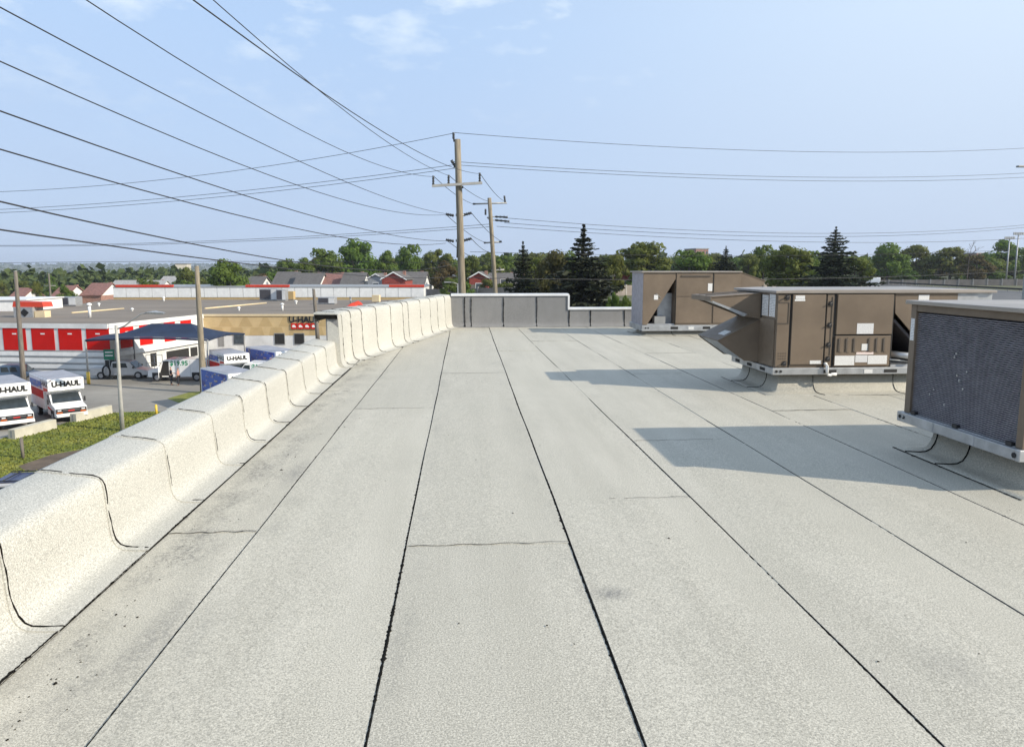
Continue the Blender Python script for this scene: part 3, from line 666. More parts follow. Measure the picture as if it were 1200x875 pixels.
# ================================================================== THE GROUND
GZ = -9.1
def sm(t): t = max(0.0, min(1.0, t)); return t*t*(3-2*t)
def terrain(x, y):
    a = 6.35*sm((y-68)/26)*sm((x+14)/22); b = 3.4*sm((y-128)/50)*sm((x+95)/55)
    d = math.hypot(x, y); f = -10*sm((d-320)/700)*sm((-x)/120) + 40*sm((d-1700)/3600)
    return GZ + max(a, b) + f
def axis_pts(a, fine0, fine1, step, b, g=1.35):
    pts = []; v = fine0
    while v <= fine1: pts.append(v); v += step
    s = step; v = pts[-1]
    while v < b: s *= g; v += s; pts.append(min(v, b))
    s = step; v = fine0
    while v > a: s *= g; v -= s; pts.insert(0, max(v, a))
    return pts
gx = axis_pts(-6500, -120, 120, 5, 6500); gy = axis_pts(-300, 0, 240, 5, 6500)
vs = [(x, y, terrain(x, y)) for y in gy for x in gx]; nx = len(gx)
fs = [(j*nx+i, j*nx+i+1, (j+1)*nx+i+1, (j+1)*nx+i) for j in range(len(gy)-1) for i in range(nx-1)]
tag(MB().add(vs, fs, 0, True).build('ground', M['ground']), 'rolling ground with scattered green cover out to the horizon', 'ground', kind='structure')
def sheet(name, pts, z, m, label, cat):
    return tag(MB().add([(p[0], p[1], z) for p in pts], [tuple(range(len(pts)))]).build(name, m), label, cat, kind='structure')
sheet('parking_lot', [(-150, 10), (-2.4, 10), (-2.4, 66), (-14, 66), (-14, 100), (-150, 100)], GZ+.004, M['asphalt'], 'pale worn asphalt parking lot below the roof', 'parking lot')
def g(px, py): return at_z(px, py, GZ)
verge = [g(-60, 530), g(0, 514.5), g(66, 499), g(128, 483.5), g(186, 482.5), g(196, 492), g(150, 530), g(95, 556), g(0, 566), g(-70, 575)]
sheet('grass_verge', verge, GZ+.012, M['grass'], 'green grass verge between the trucks and the building', 'grass')
sheet('grass_verge', [g(196, 467), g(222, 459.5), g(243, 458), g(246, 463), g(215, 474)], GZ+.012, M['grass'], 'small grass patch at the foot of the leaning wooden pole', 'grass')
mb = MB(); q = random.Random(3); vv = []
xa = min(p.x for p in verge); xb = max(p.x for p in verge); ya = min(p.y for p in verge); yb = max(p.y for p in verge)
def inside(x, y, poly):
    c = False; n = len(poly)
    for i in range(n):
        a, b = poly[i], poly[(i+1) % n]
        if (a[1] > y) != (b[1] > y) and x < (b[0]-a[0])*(y-a[1])/(b[1]-a[1])+a[0]: c = not c
    return c
soil_poly = [g(22, 546), g(60, 533), g(100, 526), g(112, 531), g(80, 548), g(30, 552)]
cnt = 0
while cnt < 7000:
    x = q.uniform(xa, xb); y = q.uniform(ya, yb)
    if not inside(x, y, verge) or inside(x, y, soil_poly): continue
    cnt += 1; w = q.uniform(0, PI); h = q.uniform(.05, .13); s = q.uniform(.06, .14); dx, dy = math.cos(w)*s, math.sin(w)*s
    mb.add([(x-dx, y-dy, GZ+.01), (x+dx, y+dy, GZ+.01), (x+dx*.3+q.uniform(-.05, .05), y+dy*.3, GZ+h)], [(0, 1, 2)])
tag(mb.build('grass_blades', M['grass']), 'short grass tufts growing on the verge by the trucks', 'grass', kind='stuff')
sheet('dirt_patch', soil_poly, GZ+.018, M['soil'], 'bare brown soil patch at the edge of the grass', 'soil')
kb = MB()
kp = [g(128, 483), g(200, 481.5)]
# road on the rise to the right and its dark guard beam
pa, pb = at_z(1012, 336, -2.3), at_z(1290, 356, -2.3)
pc, pd = at_z(1290, 341.5, -2.3), at_z(1034, 331.8, -2.3)
rv = [at_z(985, 338.5, -2.68), at_z(1080, 352, -2.68), at_z(1290, 362, -2.68), at_z(1290, 346, -2.68), at_z(1034, 332.6, -2.68)]
tag(MB().add([(p.x, p.y, max(-2.68, terrain(p.x, p.y)+.05)) for p in rv], [(0, 1, 2, 3, 4)]).build('road', M['asphalt_dark']), 'grey asphalt road on the rise beyond the rooftop', 'road', kind='structure')
gr = empty('guard_rail', (0, 0, 0), 0, 'low dark guard rail along the road beyond the rooftop units', 'guard rail')
p0, p1 = at_z(1036, 333.4, -2.7), at_z(1290, 348.5, -2.7); dv = (p1-p0); Ld = dv.length; dv.normalize(); nv = Vector((-dv.y, dv.x, 0))
MB().obox((p0+p1)/2+Vector((0,0,.62)), (Ld/2, .06, .16), dv, nv).build('beam', M['gasket'], gr)
for k in range(int(Ld/4)): MB().obox(p0+dv*(2+4*k)+nv*.12+Vector((0,0,.25)), (.06, .05, .45), dv, nv).build('post', M['steel'], gr)

# ------------------------------------------------------------------ walls as local frames
class Wall:
    def __init__(s, p0, p1):
        s.p0 = Vector((p0[0], p0[1], 0)); d = Vector((p1[0]-p0[0], p1[1]-p0[1], 0)); s.L = d.length; s.e = d.normalized(); s.n = Vector((s.e.y, -s.e.x, 0))
    def sz(s, px, py):
        p = at_plane(px, py, s.p0, s.n); return (p-s.p0).dot(s.e), p.z
    def box(s, mb, s0, s1, z0, z1, d0, d1, mi=0):
        c = s.p0+s.e*((s0+s1)/2)+s.n*((d0+d1)/2); c.z = (z0+z1)/2
        return mb.obox(c, (abs(s1-s0)/2, abs(d1-d0)/2, abs(z1-z0)/2), s.e, -s.n, Vector((0,0,1)), mi)
def wb(mb, name, m, parent, bevel=0, kind=None):
    o = mb.build(name, m, parent, bevel, kind); l = parent.location if parent.parent is None else Vector((0,0,0))
    o.location = -Vector(l) if parent.parent is None else (0, 0, 0); return o

ZE = -3.9
C0 = g(131, 443); C1 = at_z(238, 369.2, ZE); C2 = at_z(520, 369, ZE)
ed = (C0-g(0, 441)); ed.z = 0; ed.normalize()
CL = C0-ed*75
B2 = at_z(505, 351.5, ZE); B1 = at_z(128, 351, ZE); B0 = at_z(95, 356, ZE); BL = at_z(-160, 366, ZE)
sb = empty('storage_building', (C0.x, C0.y, GZ), 0, 'long white and tan storage building with red roll-up doors and gravel roof', 'building')
fw = Wall(CL, C0); sw = Wall(C0, C1); tw = Wall(C1, C2)
poly = [(p.x, p.y) for p in (CL, C0, C1, C2, B2, B1, B0, BL)]
wb(MB().prism(poly, 'z', GZ-.5, ZE-.02), 'wall', M['white_dirty'], sb)
rf = wb(MB().prism(poly, 'z', ZE-.018, ZE+.02), 'roof', M['gravel_roof'], sb)
mb = MB(); fw.box(mb, 0, fw.L, ZE-.35, ZE+.12, .002, .10); sw.box(mb, .0, sw.L, ZE-.35, ZE+.12, .002, .10); wb(mb, 'eave_trim', M['white_dirty'], sb)
mb = MB(); tw.box(mb, 0, tw.L, ZE-.12, ZE+.12, .012, .12); wb(mb, 'eave_trim', M['tan_lt'], sb)
def roll_door(w, s0, s1, z0, z1, m='red'):
    d = MB(); w.box(d, s0, s1, z0, z1, .0, .03); o = wb(d, 'roll_up_door', M[m], sb)
    k = MB(); n = 7
    for i in range(n): zz = z0+(z1-z0)*(i+.5)/n; w.box(k, s0+.03, s1-.03, zz-.012, zz+.012, .031, .04)
    sl = k.build('slat_line', M['red'], o)
    b = MB(); c = (s0+s1)/2; w.box(b, c-.22, c+.22, z1-.62, z1-.5, .031, .04); b.build('door_badge', M['white'], o)
    return o
for (a, b) in ((-30, -5), (4.7, 29.7), (38, 63), (69.5, 95), (102, 127.5)):
    s0, z0 = fw.sz(a+.5, 410); s1, z1 = fw.sz(b, 384.5); roll_door(fw, s0, s1, z0, z1)
for (a, b) in ((141, 157), (164, 179), (193, 206), (212.5, 225)):
    s0, _ = sw.sz(a, 400); s1, _ = sw.sz(b, 400); s2, z0 = fw.sz(100, 410); _, z1 = fw.sz(100, 384.5)
    if s1 > sw.L-.3: s1 = sw.L-.3
    roll_door(sw, s0, s1, z0, z1)
# ribbed lower siding of the front wall
zb = fw.sz(100, 411)[1]; k = 0; z = zb-.02
while z > GZ+.35:
    mb = MB(); fw.box(mb, fw.L-70, fw.L-.05, z-.50, z-.12, .003, .10); wb(mb, 'siding_band', M['white'], sb)
    mb = MB(); fw.box(mb, fw.L-70, fw.L-.05, z-.118, z-.003, .003, .03); wb(mb, 'siding_groove_shade', M['steel'], sb); z -= .62  # grey colour stands in for shadow in the grooves between siding bands
# ribbed ledge, loading bay openings of the side wall
zl = fw.sz(100, 411.5)[1]
mb = MB(); sw.box(mb, .1, sw.L+1.5, zl-.55, zl-.1, .0, .35); wb(mb, 'ledge', M['white'], sb)
for (a, b, y0, y1) in ((177, 183, 430, 413), (196, 221, 430, 407.5), (223.5, 231, 418, 406)):
    s0, z0 = sw.sz(a, y0); s1, z1 = sw.sz(b, y1); mb = MB(); sw.box(mb, s0, s1, max(z0, GZ), min(z1, zl-.6), .0, .03); wb(mb, 'bay_opening', M['gasket'], sb)
# tan upper band with painted trapezoids, lower white wall, windows, sign
zt = tw.sz(300, 393)[1]; zm = tw.sz(300, 383)[1]
mb = MB(); tw.box(mb, 0, tw.L, zt, ZE-.13, .001, .02); wb(mb, 'tan_band', M['tan'], sb)
for k in range(14):
    s0 = .4+k*2.35
    for (za, zbb, w0, w1, m) in ((zm+.05, ZE-.2, 1.0, .25, 'tan_dk'), (zt+.02, zm-.04, 1.05, .75, 'tan_dk')):
        c = tw.p0+tw.e*(s0+1.1+(1.1 if za > zm else 0)); vs = []
        for d in (.021, .03):
            for (u, zz) in ((-w0, za), (w0, za), (w1, zbb), (-w1, zbb)): p = c+tw.e*(u*.85)+tw.n*d; vs.append((p.x, p.y, zz))
        wb(MB().add(vs, [(4,5,6,7),(0,1,5,4),(1,2,6,5),(2,3,7,6),(3,0,4,7)]), 'painted_panel', M[m], sb)
for (a, b, y0, y1, m) in ((322.5, 333, 403, 391, 'gasket'), (345.5, 356, 403, 391, 'gasket'), (274.5, 285, 403, 391, 'glass_mid'), (257, 261.5, 405, 393, 'steel')):
    s0, z0 = tw.sz(a, y0); s1, z1 = tw.sz(b, y1); mb = MB(); tw.box(mb, s0-.08, s1+.08, z0-.08, z1+.08, .001, .05); o = wb(mb, 'window', M['steel'], sb)
    mb = MB(); tw.box(mb, s0, s1, z0, z1, .052, .056); mb.build('pane', M[m], o)
    if m == 'gasket': mb = MB(); mm = (s0+s1)/2; tw.box(mb, mm-.03, mm+.03, z0, z1, .057, .065); mb.build('mullion', M['black'], o)
s0, z0 = tw.sz(341, 378.5); s1, z1 = tw.sz(371.5, 371)
rz_t = math.atan2(tw.e.y, tw.e.x)
def wall_text(w, txt, sa, sb_, zc, size, m, parent, d=.06, bold=.0, sx=1.0):
    c = w.p0+w.e*((sa+sb_)/2)+w.n*d; o = text_part('lettering', txt, size, m, parent, Vector((c.x, c.y, zc))-Vector(parent.location), (PI/2, 0, math.atan2(w.e.y, w.e.x)), .02, bold, 0, sx); return o
wall_text(tw, 'U-HAUL', s0, s1, (z0+z1)/2, .98, M['letter'], sb, .1, .035, 1.0)
for k in range(4):
    a = s0+(s1-s0)*k/4; mb = MB(); za, zc = tw.sz(350, 385.3)[1], tw.sz(350, 378.8)[1]; tw.box(mb, a+.05, a+(s1-s0)/4-.07, za, zc, .031, .16); o = wb(mb, 'sign_box', M['red'], sb)
    vs = []; c = tw.p0+tw.e*(a+(s1-s0)/8)+tw.n*.165
    for (u, zz) in ((-.2, -.14), (.24, -.14), (.2, .0), (0, .18), (-.22, .1)): p = c+tw.e*u; vs.append((p.x, p.y, (za+zc)/2+zz))
    MB().add(vs, [(0,1,2,3,4)]).build('sign_mark', M['white'], o)
# vents and units standing on the storage roof
def roof_box(px, py, w, d, h, m, label, cat, name, parts=True):
    p = at_z(px, py, ZE+.02); o = empty(name, p, R(-8), label, cat, 'things standing on the storage building roof')
    bx('casing', m, o, -w/2, w/2, -d/2, d/2, .12, h, .03); bx('base', M['steel'], o, -w/2+.05, w/2-.05, -d/2+.05, d/2-.05, 0, .12)
    if parts:
        bx('coil_grille', M['coilback'], o, -w/2+.1, w*.1, -d/2-.02, -d/2-.001, .25, h-.15); bx('access_panel', M['white_dirty'], o, w*.14, w/2-.05, -d/2-.02, -d/2-.001, .2, h-.1)
    return o
def roof_pipe(px, py, h, r, label, m='white'):
    p = at_z(px, py, ZE+.02); o = empty('vent_pipe', p, 0, label, 'vent', 'vents on the storage building roof'); MB().tube([(0,0,0),(0,0,h)], r, 10).build('stack', M[m], o)
    MB().lathe([(r*1.7, 0), (r*1.9, r*.7), (r*.9, r*1.6), (.01, r*1.8)], 10, (0, 0, h)).build('rain_cap', M[m], o)
roof_box(82, 358.5, 2.9, 1.6, 1.35, M['galv'], 'pale grey air conditioner on the gravel roof of the storage building', 'air conditioner', 'roof_unit')
roof_box(331, 352.5, 1.6, 1.3, 1.9, M['galv'], 'tall grey ventilation unit amid dark ducts on the gravel roof', 'air conditioner', 'roof_unit')
roof_box(318, 352.0, 3.2, 2.2, 2.0, M['galv_dull'], 'wide dark grey unit beside the tall ventilation unit', 'air conditioner', 'roof_unit')
roof_box(341, 351.5, 1.3, 1.0, 1.5, M['tan_dk'], 'brown boxed duct beside the tall ventilation unit', 'duct', 'roof_unit', False)
roof_box(384, 356.5, 2.6, 1.3, 1.1, M['galv_dull'], 'low grey condenser on the gravel roof behind the red lettered sign', 'air conditioner', 'roof_unit')
roof_box(441, 354.5, 1.2, 1.0, 1.2, M['tan_lt'], 'small cream box on the gravel roof near the tall white parapet', 'duct', 'roof_unit', False)
roof_box(490, 346.5, 2.0, 1.0, .9, M['tan_lt'], 'wide cream box at the end of the gravel roof', 'duct', 'roof_unit', False)
p = at_z(416, 358.5, ZE+.02); o = empty('tarp_heap', p, .2, 'orange red tarpaulin heap on the gravel roof', 'tarpaulin')
MB().add([(-1.1,-.5,0),(1.3,-.5,0),(1.2,.5,0),(-1.2,.5,0),(-.6,-.1,.4),(.5,.0,.75),(.9,.1,.5)], [(0,1,5,4),(1,6,5),(1,2,6),(2,3,4,5,6),(3,0,4)]).build('sheet', M['orange'], o)
for (px, py, h, r, lb) in ((105.5, 372, 1.35, .16, 'thick white vent pipe near the front eave of the gravel roof'), (331, 364, .75, .14, 'stout white vent pipe below the tall ventilation unit'),
        (280, 364, .3, .12, 'low white vent on the gravel roof near the leaning wooden pole'), (347, 356.5, .35, .14, 'low white vent beside the brown boxed duct'), (116, 359, .3, .12, 'small white vent behind the thick vent pipe'),
        (192, 353, .5, .14, 'slim pale vent by the white panelled wall'), (155, 364.5, .2, .12, 'tiny white vent above the curved street lamp'), (411, 356, .9, .13, 'dark striped stack beside the orange tarpaulin heap')):
    roof_pipe(px, py, h, r, lb, 'steel' if 'dark' in lb else 'white')
mb = MB(); a, b = at_z(240, 361.5, ZE+.1), at_z(312, 355, ZE+.1); mb.tube([a, b], .12, 6); tag(mb.build('gas_pipe', M['tan_lt']), 'long pale pipe lying across the gravel roof', 'pipe')
mb = MB(); a, b = at_z(84, 366.5, ZE+.1), at_z(145, 361.5, ZE+.1); mb.tube([a, b], .10, 6); tag(mb.build('gas_pipe', M['tan_lt']), 'short pale pipe lying near the thick vent pipe', 'pipe')

# white panelled building behind with red trim
Wp0, Wp1 = at_y(133, 348, 141), at_y(497, 348, 138)
ww = Wall(Wp0, Wp1); zt1 = at_y(300, 336.3, 140).z; zt0 = at_y(300, 348.2, 140).z
wbld = empty('storage_building', (Wp0.x, Wp0.y, GZ), 0, 'low white panelled building with red roof trim behind the gravel roof', 'building')
mb = MB(); ww.box(mb, 0, ww.L, GZ, zt0-.02, -20, 0); wb(mb, 'wall', M['tan_dk'], wbld)
mb = MB(); ww.box(mb, .05, ww.L-.05, zt0-.019, zt1-.1, -20, -.05); wb(mb, 'core', M['white_dirty'], wbld)
n = 24
for k in range(n):
    a = ww.L*k/n; mb = MB(); ww.box(mb, a+.05, a+ww.L/n-.05, zt0, zt1-.12, -.04, .06); wb(mb, 'wall_panel', M['white'], wbld)
mb = MB(); ww.box(mb, 0, ww.L, zt1-.1, zt1+.05, -20, .1); wb(mb, 'roof_trim', M['steel'], wbld)
for (a, b) in ((136, 203), (288, 339), (456, 497)):
    s0 = ww.sz(a, 336)[0]; s1 = ww.sz(b, 336)[0]; mb = MB(); ww.box(mb, s0, s1, zt1-.02, zt1+.42, -.3, .16); wb(mb, 'red_trim', M['orange'], wbld)
# far-left neighbour: low white shed with red roof and diamond board
p = at_z(26, 372, ZE+.02); sh = empty('roof_shed', p, R(-6), 'grey roof shed with a black diamond board under a red roof', 'shed'); sh.scale = (.78, .78, .72)
bx('wall', M['galv_dull'], sh, -1.2, 1.6, 0, 2.4, 0, 1.6); MB().prism([(-1.6,1.6),(3.0,1.6),(2.8,2.35),(-1.4,2.45)], 'y', .4, 2.6).build('roof', M['orange'], sh)
MB().prism([(.4,.1),(1.05,.75),(.4,1.4),(-.25,.75)], 'y', -.06, -.002).build('diamond_board', M['letter'], sh); bx('side_box', M['tan_lt'], sh, 1.7, 3.2, .2, 1.6, .0, 1.0)
p = at_z(-30, 366, ZE); ws = empty('white_shed', (p.x, p.y+2, GZ), 0, 'flat white building edge behind the leaning grey wooden pole', 'building')
bx('wall', M['white'], ws, -14, 5.2, 0, 9, 0, 6.6); bx('roof', M['coping'], ws, -14.2, 5.4, -.2, 9.2, 6.6, 6.75)

# ------------------------------------------------------------------ canopy
FL = g(104, 450); FR = at_z(243, 395, -4.75); BR = at_z(286, 389, -4.85); 
FR = Vector((FR.x, FR.y, GZ)); BR = Vector((BR.x, BR.y, GZ)); BLc = FL+(BR-FR); zc = -4.95
ctr = (FL+BR)/2
cn = empty('shade_canopy', (ctr.x, ctr.y, GZ), 0, 'navy blue fabric shade canopy on thin steel posts', 'canopy')
ridge0 = at_z(157, 378.3, -3.75); ridge1 = at_z(236, 378.3, -3.75)
mx_ = (FL+BLc)/2; nx_ = (FR+BR)/2
r0 = mx_.lerp(nx_, .36); r1 = mx_.lerp(nx_, .70); r0.z = r1.z = -3.72
c4 = [Vector((p.x, p.y, zc)) for p in (FL, FR, BR, BLc)]
def lerp(a, b, t): return a+(b-a)*t
mb = MB(); lo = [p-Vector((0,0,.10)) for p in c4]
for (a, b, c, d) in ((0, 1, r1, r0), (1, 2, r1, r1), (2, 3, r0, r1), (3, 0, r0, r0)):
    n = 8; rows = []
    for j in range(n+1):
        t = j/n; row = []
        for i in range(n+1):
            s = i/n; e0 = lerp(c4[a], c4[b], s); e0 = e0+Vector((0,0,.22*math.sin(PI*s)))*(1-t); e1 = lerp(d, c, s); p = lerp(e0, e1, t); p.z -= .22*math.sin(PI*t); row.append(p)
        rows.append(row)
    vs = [p for r_ in rows for p in r_]; fs = [(j*(n+1)+i, j*(n+1)+i+1, (j+1)*(n+1)+i+1, (j+1)*(n+1)+i) for j in range(n) for i in range(n)]
    mb.add(vs, fs, 0, True)
wb(mb, 'fabric', M['blue_canvas'], cn)
mb = MB()
for i in range(4):
    a, b = c4[i], c4[(i+1) % 4]; mb.tube([lerp(a, b, t/6)+Vector((0,0,.22*math.sin(PI*t/6)-.1)) for t in range(7)], .10, 6)
wb(mb, 'hem', M['blue_canvas'], cn)
for i, p in enumerate(c4):
    po = wb(MB().tube([(p.x, p.y, GZ), (p.x, p.y, zc-.05)], .09, 8), 'post', M['steel'], cn)
    MB().tube([(p.x, p.y, GZ), (p.x, p.y, GZ+1.15)], .15, 10).build('post_guard', M['yellow'], po)

# ------------------------------------------------------------------ vehicles (local: nose towards +x, ground z = 0)
def wheel(parent, x, y, r=.39, w=.24):
    s = 1 if y > 0 else -1
    o = MB().tube([(x, y-w/2, r), (x, y+w/2, r)], r, 18).build('wheel', M['tyre'], parent)
    MB().tube([(x, y+s*(w/2-.02), r), (x, y+s*(w/2+.015), r)], r*.6, 14).build('rim', M['rim'], o); return o
def cab(root, W, paint, zt=1.98):
    prof = [(0,.42),(.02,.62),(0,.98),(-.10,1.08),(-.82,1.22),(-.90,1.27),(-1.42,zt-.08),(-1.55,zt),(-2.05,zt+.02),(-2.05,.42)]
    b = MB().prism(prof, 'y', -W/2, W/2).build('cab_body', paint, root, .03)
    MB().add([(-.93,-W/2+.09,1.30),(-.93,W/2-.09,1.30),(-1.40,W/2-.15,zt-.11),(-1.40,-W/2+.15,zt-.11)], [(0,1,2,3)]).build('windscreen', M['glass'], root).location = (.035, 0, .025)
    for s in (-1, 1):
        y = s*(W/2+.004); q_ = [(-1.02,y,1.30),(-1.85,y,1.30),(-1.85,y,zt-.14),(-1.42,y,zt-.14)]
        MB().add(q_, [(0,1,2,3) if s < 0 else (3,2,1,0)]).build('side_window', M['glass'], root)
        MB().add([(x, y+s*.002, z) for (x, _, z) in ((-.3,0,.8),(-1.9,0,1.02),(-1.9,0,.86),(-.3,0,.72))], [(0,1,2,3) if s < 0 else (3,2,1,0)]).build('side_stripe', M['red'], root)
        m = MB().box(-1.12, -1.0, y+s*.16-.05, y+s*.16+.05, 1.25, 1.6).build('mirror', M['black'], root, .02); MB().tube([(-1.06, y-s*.02, 1.35), (-1.06, y+s*.15, 1.4)], .02, 6).build('mirror_arm', M['black'], m)
        h = bx('lamp_bezel', M['black'], root, -.02, .032, s*(W/2-.48) if s > 0 else -W/2+.04, s*(W/2-.04) if s > 0 else -W/2+.48, .66, 1.0); bx('headlight', M['headlamp'], root, -.02, .042, s*(W/2-.37) if s > 0 else -W/2+.14, s*(W/2-.14) if s > 0 else -W/2+.37, .84, .93, .01)
        bx('turn_signal', M['amber'], root, -.01, .042, s*(W/2-.44) if s > 0 else -W/2+.08, s*(W/2-.08) if s > 0 else -W/2+.44, .69, .78)
        bx('wheel_arch', M['black'], root, -1.2, -.34, s*(W/2)-.012, s*(W/2)+.012, .42, .86, .05)
    gr_ = bx('grille', M['black'], root, -.02, .034, -W/2+.46, W/2-.46, .66, 1.0, .01); bx('grille_badge', M['red'], gr_, .0345, .038, -.2, .2, .80, .87)
    bx('grille_bar', M['rim'], gr_, .0345, .042, -W/2+.47, W/2-.47, .885, .905)
    bx('bumper', M['white'], root, -.06, .10, -W/2-.02, W/2+.02, .42, .60, .03)
def box_truck(loc, rz, label, mural=False, L=3.9):
    u = empty('box_truck', loc, rz, label, 'truck', 'box trucks in the rental yard'); W = 2.0; BW = 2.3
    cab(u, W, M['truck_white'])
    cb = MB().prism([(-.88,2.18),(-1.12,2.02),(-2.06,2.04),(-2.06,.75),(-2.06-L,.75),(-2.06-L,3.0),(-.98,3.0),(-.88,2.92)], 'y', -BW/2, BW/2).build('cargo_box', M['truck_white'], u, .03)
    bx('box_roof', M['truck_roof'], cb, -2.06-L+.05, -1.0, -BW/2+.06, BW/2-.06, 3.001, 3.03)
    text_part('lettering', 'U-HAUL', .50, M['letter'], cb, (-.872, 0, 2.60), (PI/2, 0, PI/2), .004, .03)
    for s in (-1, 1):
        y = s*(BW/2+.004); F = (lambda f: f) if s < 0 else (lambda f: f[::-1])
        if not mural: text_part('lettering', 'U-HAUL', .55, M['letter'], cb, (-1.85, y, 2.62), (PI/2, 0, 0 if s < 0 else PI), .004, .014)
        MB().add([(-.95,y,2.18),(-2.1,y,2.06),(-2.1,y,2.34),(-.95,y,2.34)], [F((0,1,2,3))[::-1]]).build('box_stripe', M['orange'], cb)
        if mural: MB().add([(-2.2,y,.95),(-2.06-L+.15,y,.95),(-2.06-L+.15,y,2.92),(-1.15,y,2.92),(-1.15,y,2.4),(-2.2,y,2.4)], [F((0,1,2,3,4,5))[::-1]]).build('side_mural', M['mural'], cb)
        else:
            MB().add([(-2.2,y,1.5),(-2.06-L+.1,y,1.5),(-2.06-L+.1,y,2.1),(-2.2,y,2.1)], [F((0,1,2,3))[::-1]]).build('box_stripe', M['red'], cb)
            MB().add([(-2.5,y,2.2),(-2.06-L+.1,y,2.2),(-2.06-L+.1,y,2.7),(-2.5,y,2.7)], [F((0,1,2,3))[::-1]]).build('side_mural', M['mural'], cb)
        bx('marker_lamp', M['amber'], cb, -.885, -.872, s*.95-.05, s*.95+.05, 2.9, 2.95)
        wheel(u, -.78, s*(W/2-.10)); wheel(u, -4.6, s*(BW/2-.22))
    bx('chassis', M['black'], u, -2.0-L, -.4, -.6, .6, .40, .72); return u
fwd = Vector((.647, -.763, 0)); lat = Vector((.763, .647, 0)); hd = math.atan2(fwd.y, fwd.x)
t2 = (g(64, 497)+g(105, 491.5))/2
box_truck(t2, hd, 'white box truck facing the concrete barrier, with open view of its striped side')
box_truck(t2-lat*3.35+fwd*.35, hd, 'white box truck parked between a striped truck and the blue grey car')
def truck_by_corner(px, py, label, mural=True, rz=hd, L=3.9):
    p = at_z(px, py, GZ+3.0); f = Vector((math.cos(rz), math.sin(rz), 0)); l = Vector((-f.y, f.x, 0))
    # the surveyed point is the upper front corner on the truck's right-hand side
    o = p + f*.95 + l*1.15; return box_truck((o.x, o.y, GZ), rz, label, mural, L)
truck_by_corner(267, 438.5, 'box truck with blue mural side just below the white parapet', True)
truck_by_corner(323, 412.5, 'box truck with long grey roof and blue mural in front of the white wall', True, hd, 5.2)
truck_by_corner(262, 415.5, 'box truck with red striped side behind the white cargo van', False, hd-.1)
def cargo_van(loc, rz, label, open_door=True):
    u = empty('cargo_van', loc, rz, label, 'van', 'white cargo vans'); W = 2.0
    prof = [(0,.40),(.02,.62),(0,.98),(-.10,1.08),(-.82,1.22),(-.90,1.27),(-1.45,2.0),(-1.75,2.12),(-5.45,2.12),(-5.58,2.02),(-5.66,1.4),(-5.66,.42)]
    MB().prism(prof, 'y', -W/2, W/2).build('body', M['truck_white'], u, .05)
    MB().add([(-.95,-W/2+.09,1.33),(-.95,W/2-.09,1.33),(-1.42,W/2-.16,1.94),(-1.42,-W/2+.16,1.94)], [(0,1,2,3)]).build('windscreen', M['glass'], u).location = (.04, 0, .03)
    for s in (-1, 1):
        y = s*(W/2+.004); F = (lambda f: f) if s < 0 else (lambda f: f[::-1])
        if s > 0 and open_door:
            MB().add([(-1.08,y,.55),(-2.0,y,.55),(-2.0,y,1.95),(-1.5,y,1.95)], [(3,2,1,0)]).build('door_opening', M['gasket'], u)
            d = MB().prism([(0,.5),(-.95,.5),(-.95,1.25),(-.6,1.9),(-.1,1.9),(0,1.3)], 'y', 0, .06).build('front_door', M['truck_white'], u, .01); d.location = (-1.05, W/2+.02, 0); d.rotation_euler = (0, 0, R(-68))
            MB().prism([(-.06,1.3),(-.86,1.28),(-.58,1.82),(-.12,1.82)], 'y', .061, .066).build('pane', M['glass'], d)
        else: MB().add([(-1.05,y,1.3),(-1.95,y,1.3),(-1.95,y,1.9),(-1.48,y,1.9)], [F((0,1,2,3))]).build('side_window', M['glass'], u)
        MB().add([(-5.05,y,1.3),(-5.5,y,1.3),(-5.5,y,1.88),(-5.05,y,1.88)], [F((0,1,2,3))]).build('side_window', M['glass'], u)
        text_part('lettering', '$19.95', .62, M['green_text'], u, (-2.95, y, 1.72), (PI/2, 0, 0 if s < 0 else PI), .004, .02)
        MB().add([(-3.95,y+s*.001,2.0),(-3.98,y+s*.001,.5),(-4.0,y+s*.001,.5),(-3.97,y+s*.001,2.0)], [F((0,1,2,3))]).build('panel_seam', M['steel'], u)
        for x in (-.85, -4.55):
            bx('wheel_arch', M['black'], u, x-.46, x+.46, s*(W/2)-.03, s*(W/2)+.006, .40, .86, .02); wheel(u, x, s*(W/2-.09))
        bx('headlight', M['headlamp'], u, -.02, .025, min(s*.55, s*.92), max(s*.55, s*.92), .80, .97)
    bx('grille', M['black'], u, -.02, .03, -.53, .53, .68, .97); bx('bumper', M['steel'], u, -.08, .09, -W/2, W/2, .38, .58, .02); bx('rear_bumper', M['steel'], u, -5.75, -5.6, -W/2, W/2, .38, .56, .02)
    MB().tube([(-2.2,-.85,2.16),(-5.2,-.85,2.16)], .02, 5).build('roof_rail', M['steel'], u); MB().tube([(-2.2,.85,2.16),(-5.2,.85,2.16)], .02, 5).build('roof_rail', M['steel'], u)
    return u
va, vb = g(174, 447), g(243, 446.5); vd = (va-vb).normalized(); vz = math.atan2(vd.y, vd.x); vn = Vector((vd.y, -vd.x, 0))
van_o = va+Vector((0, 1.0, 0))
cargo_van((van_o.x, van_o.y, GZ), vz, 'white cargo van with its front door open and green price lettering')
p = at_z(283, 425.5, GZ+2.1); cargo_van((p.x-1.2, p.y+1.2, GZ), PI-.05, 'white cargo van with green price lettering partly behind the parapet', False)
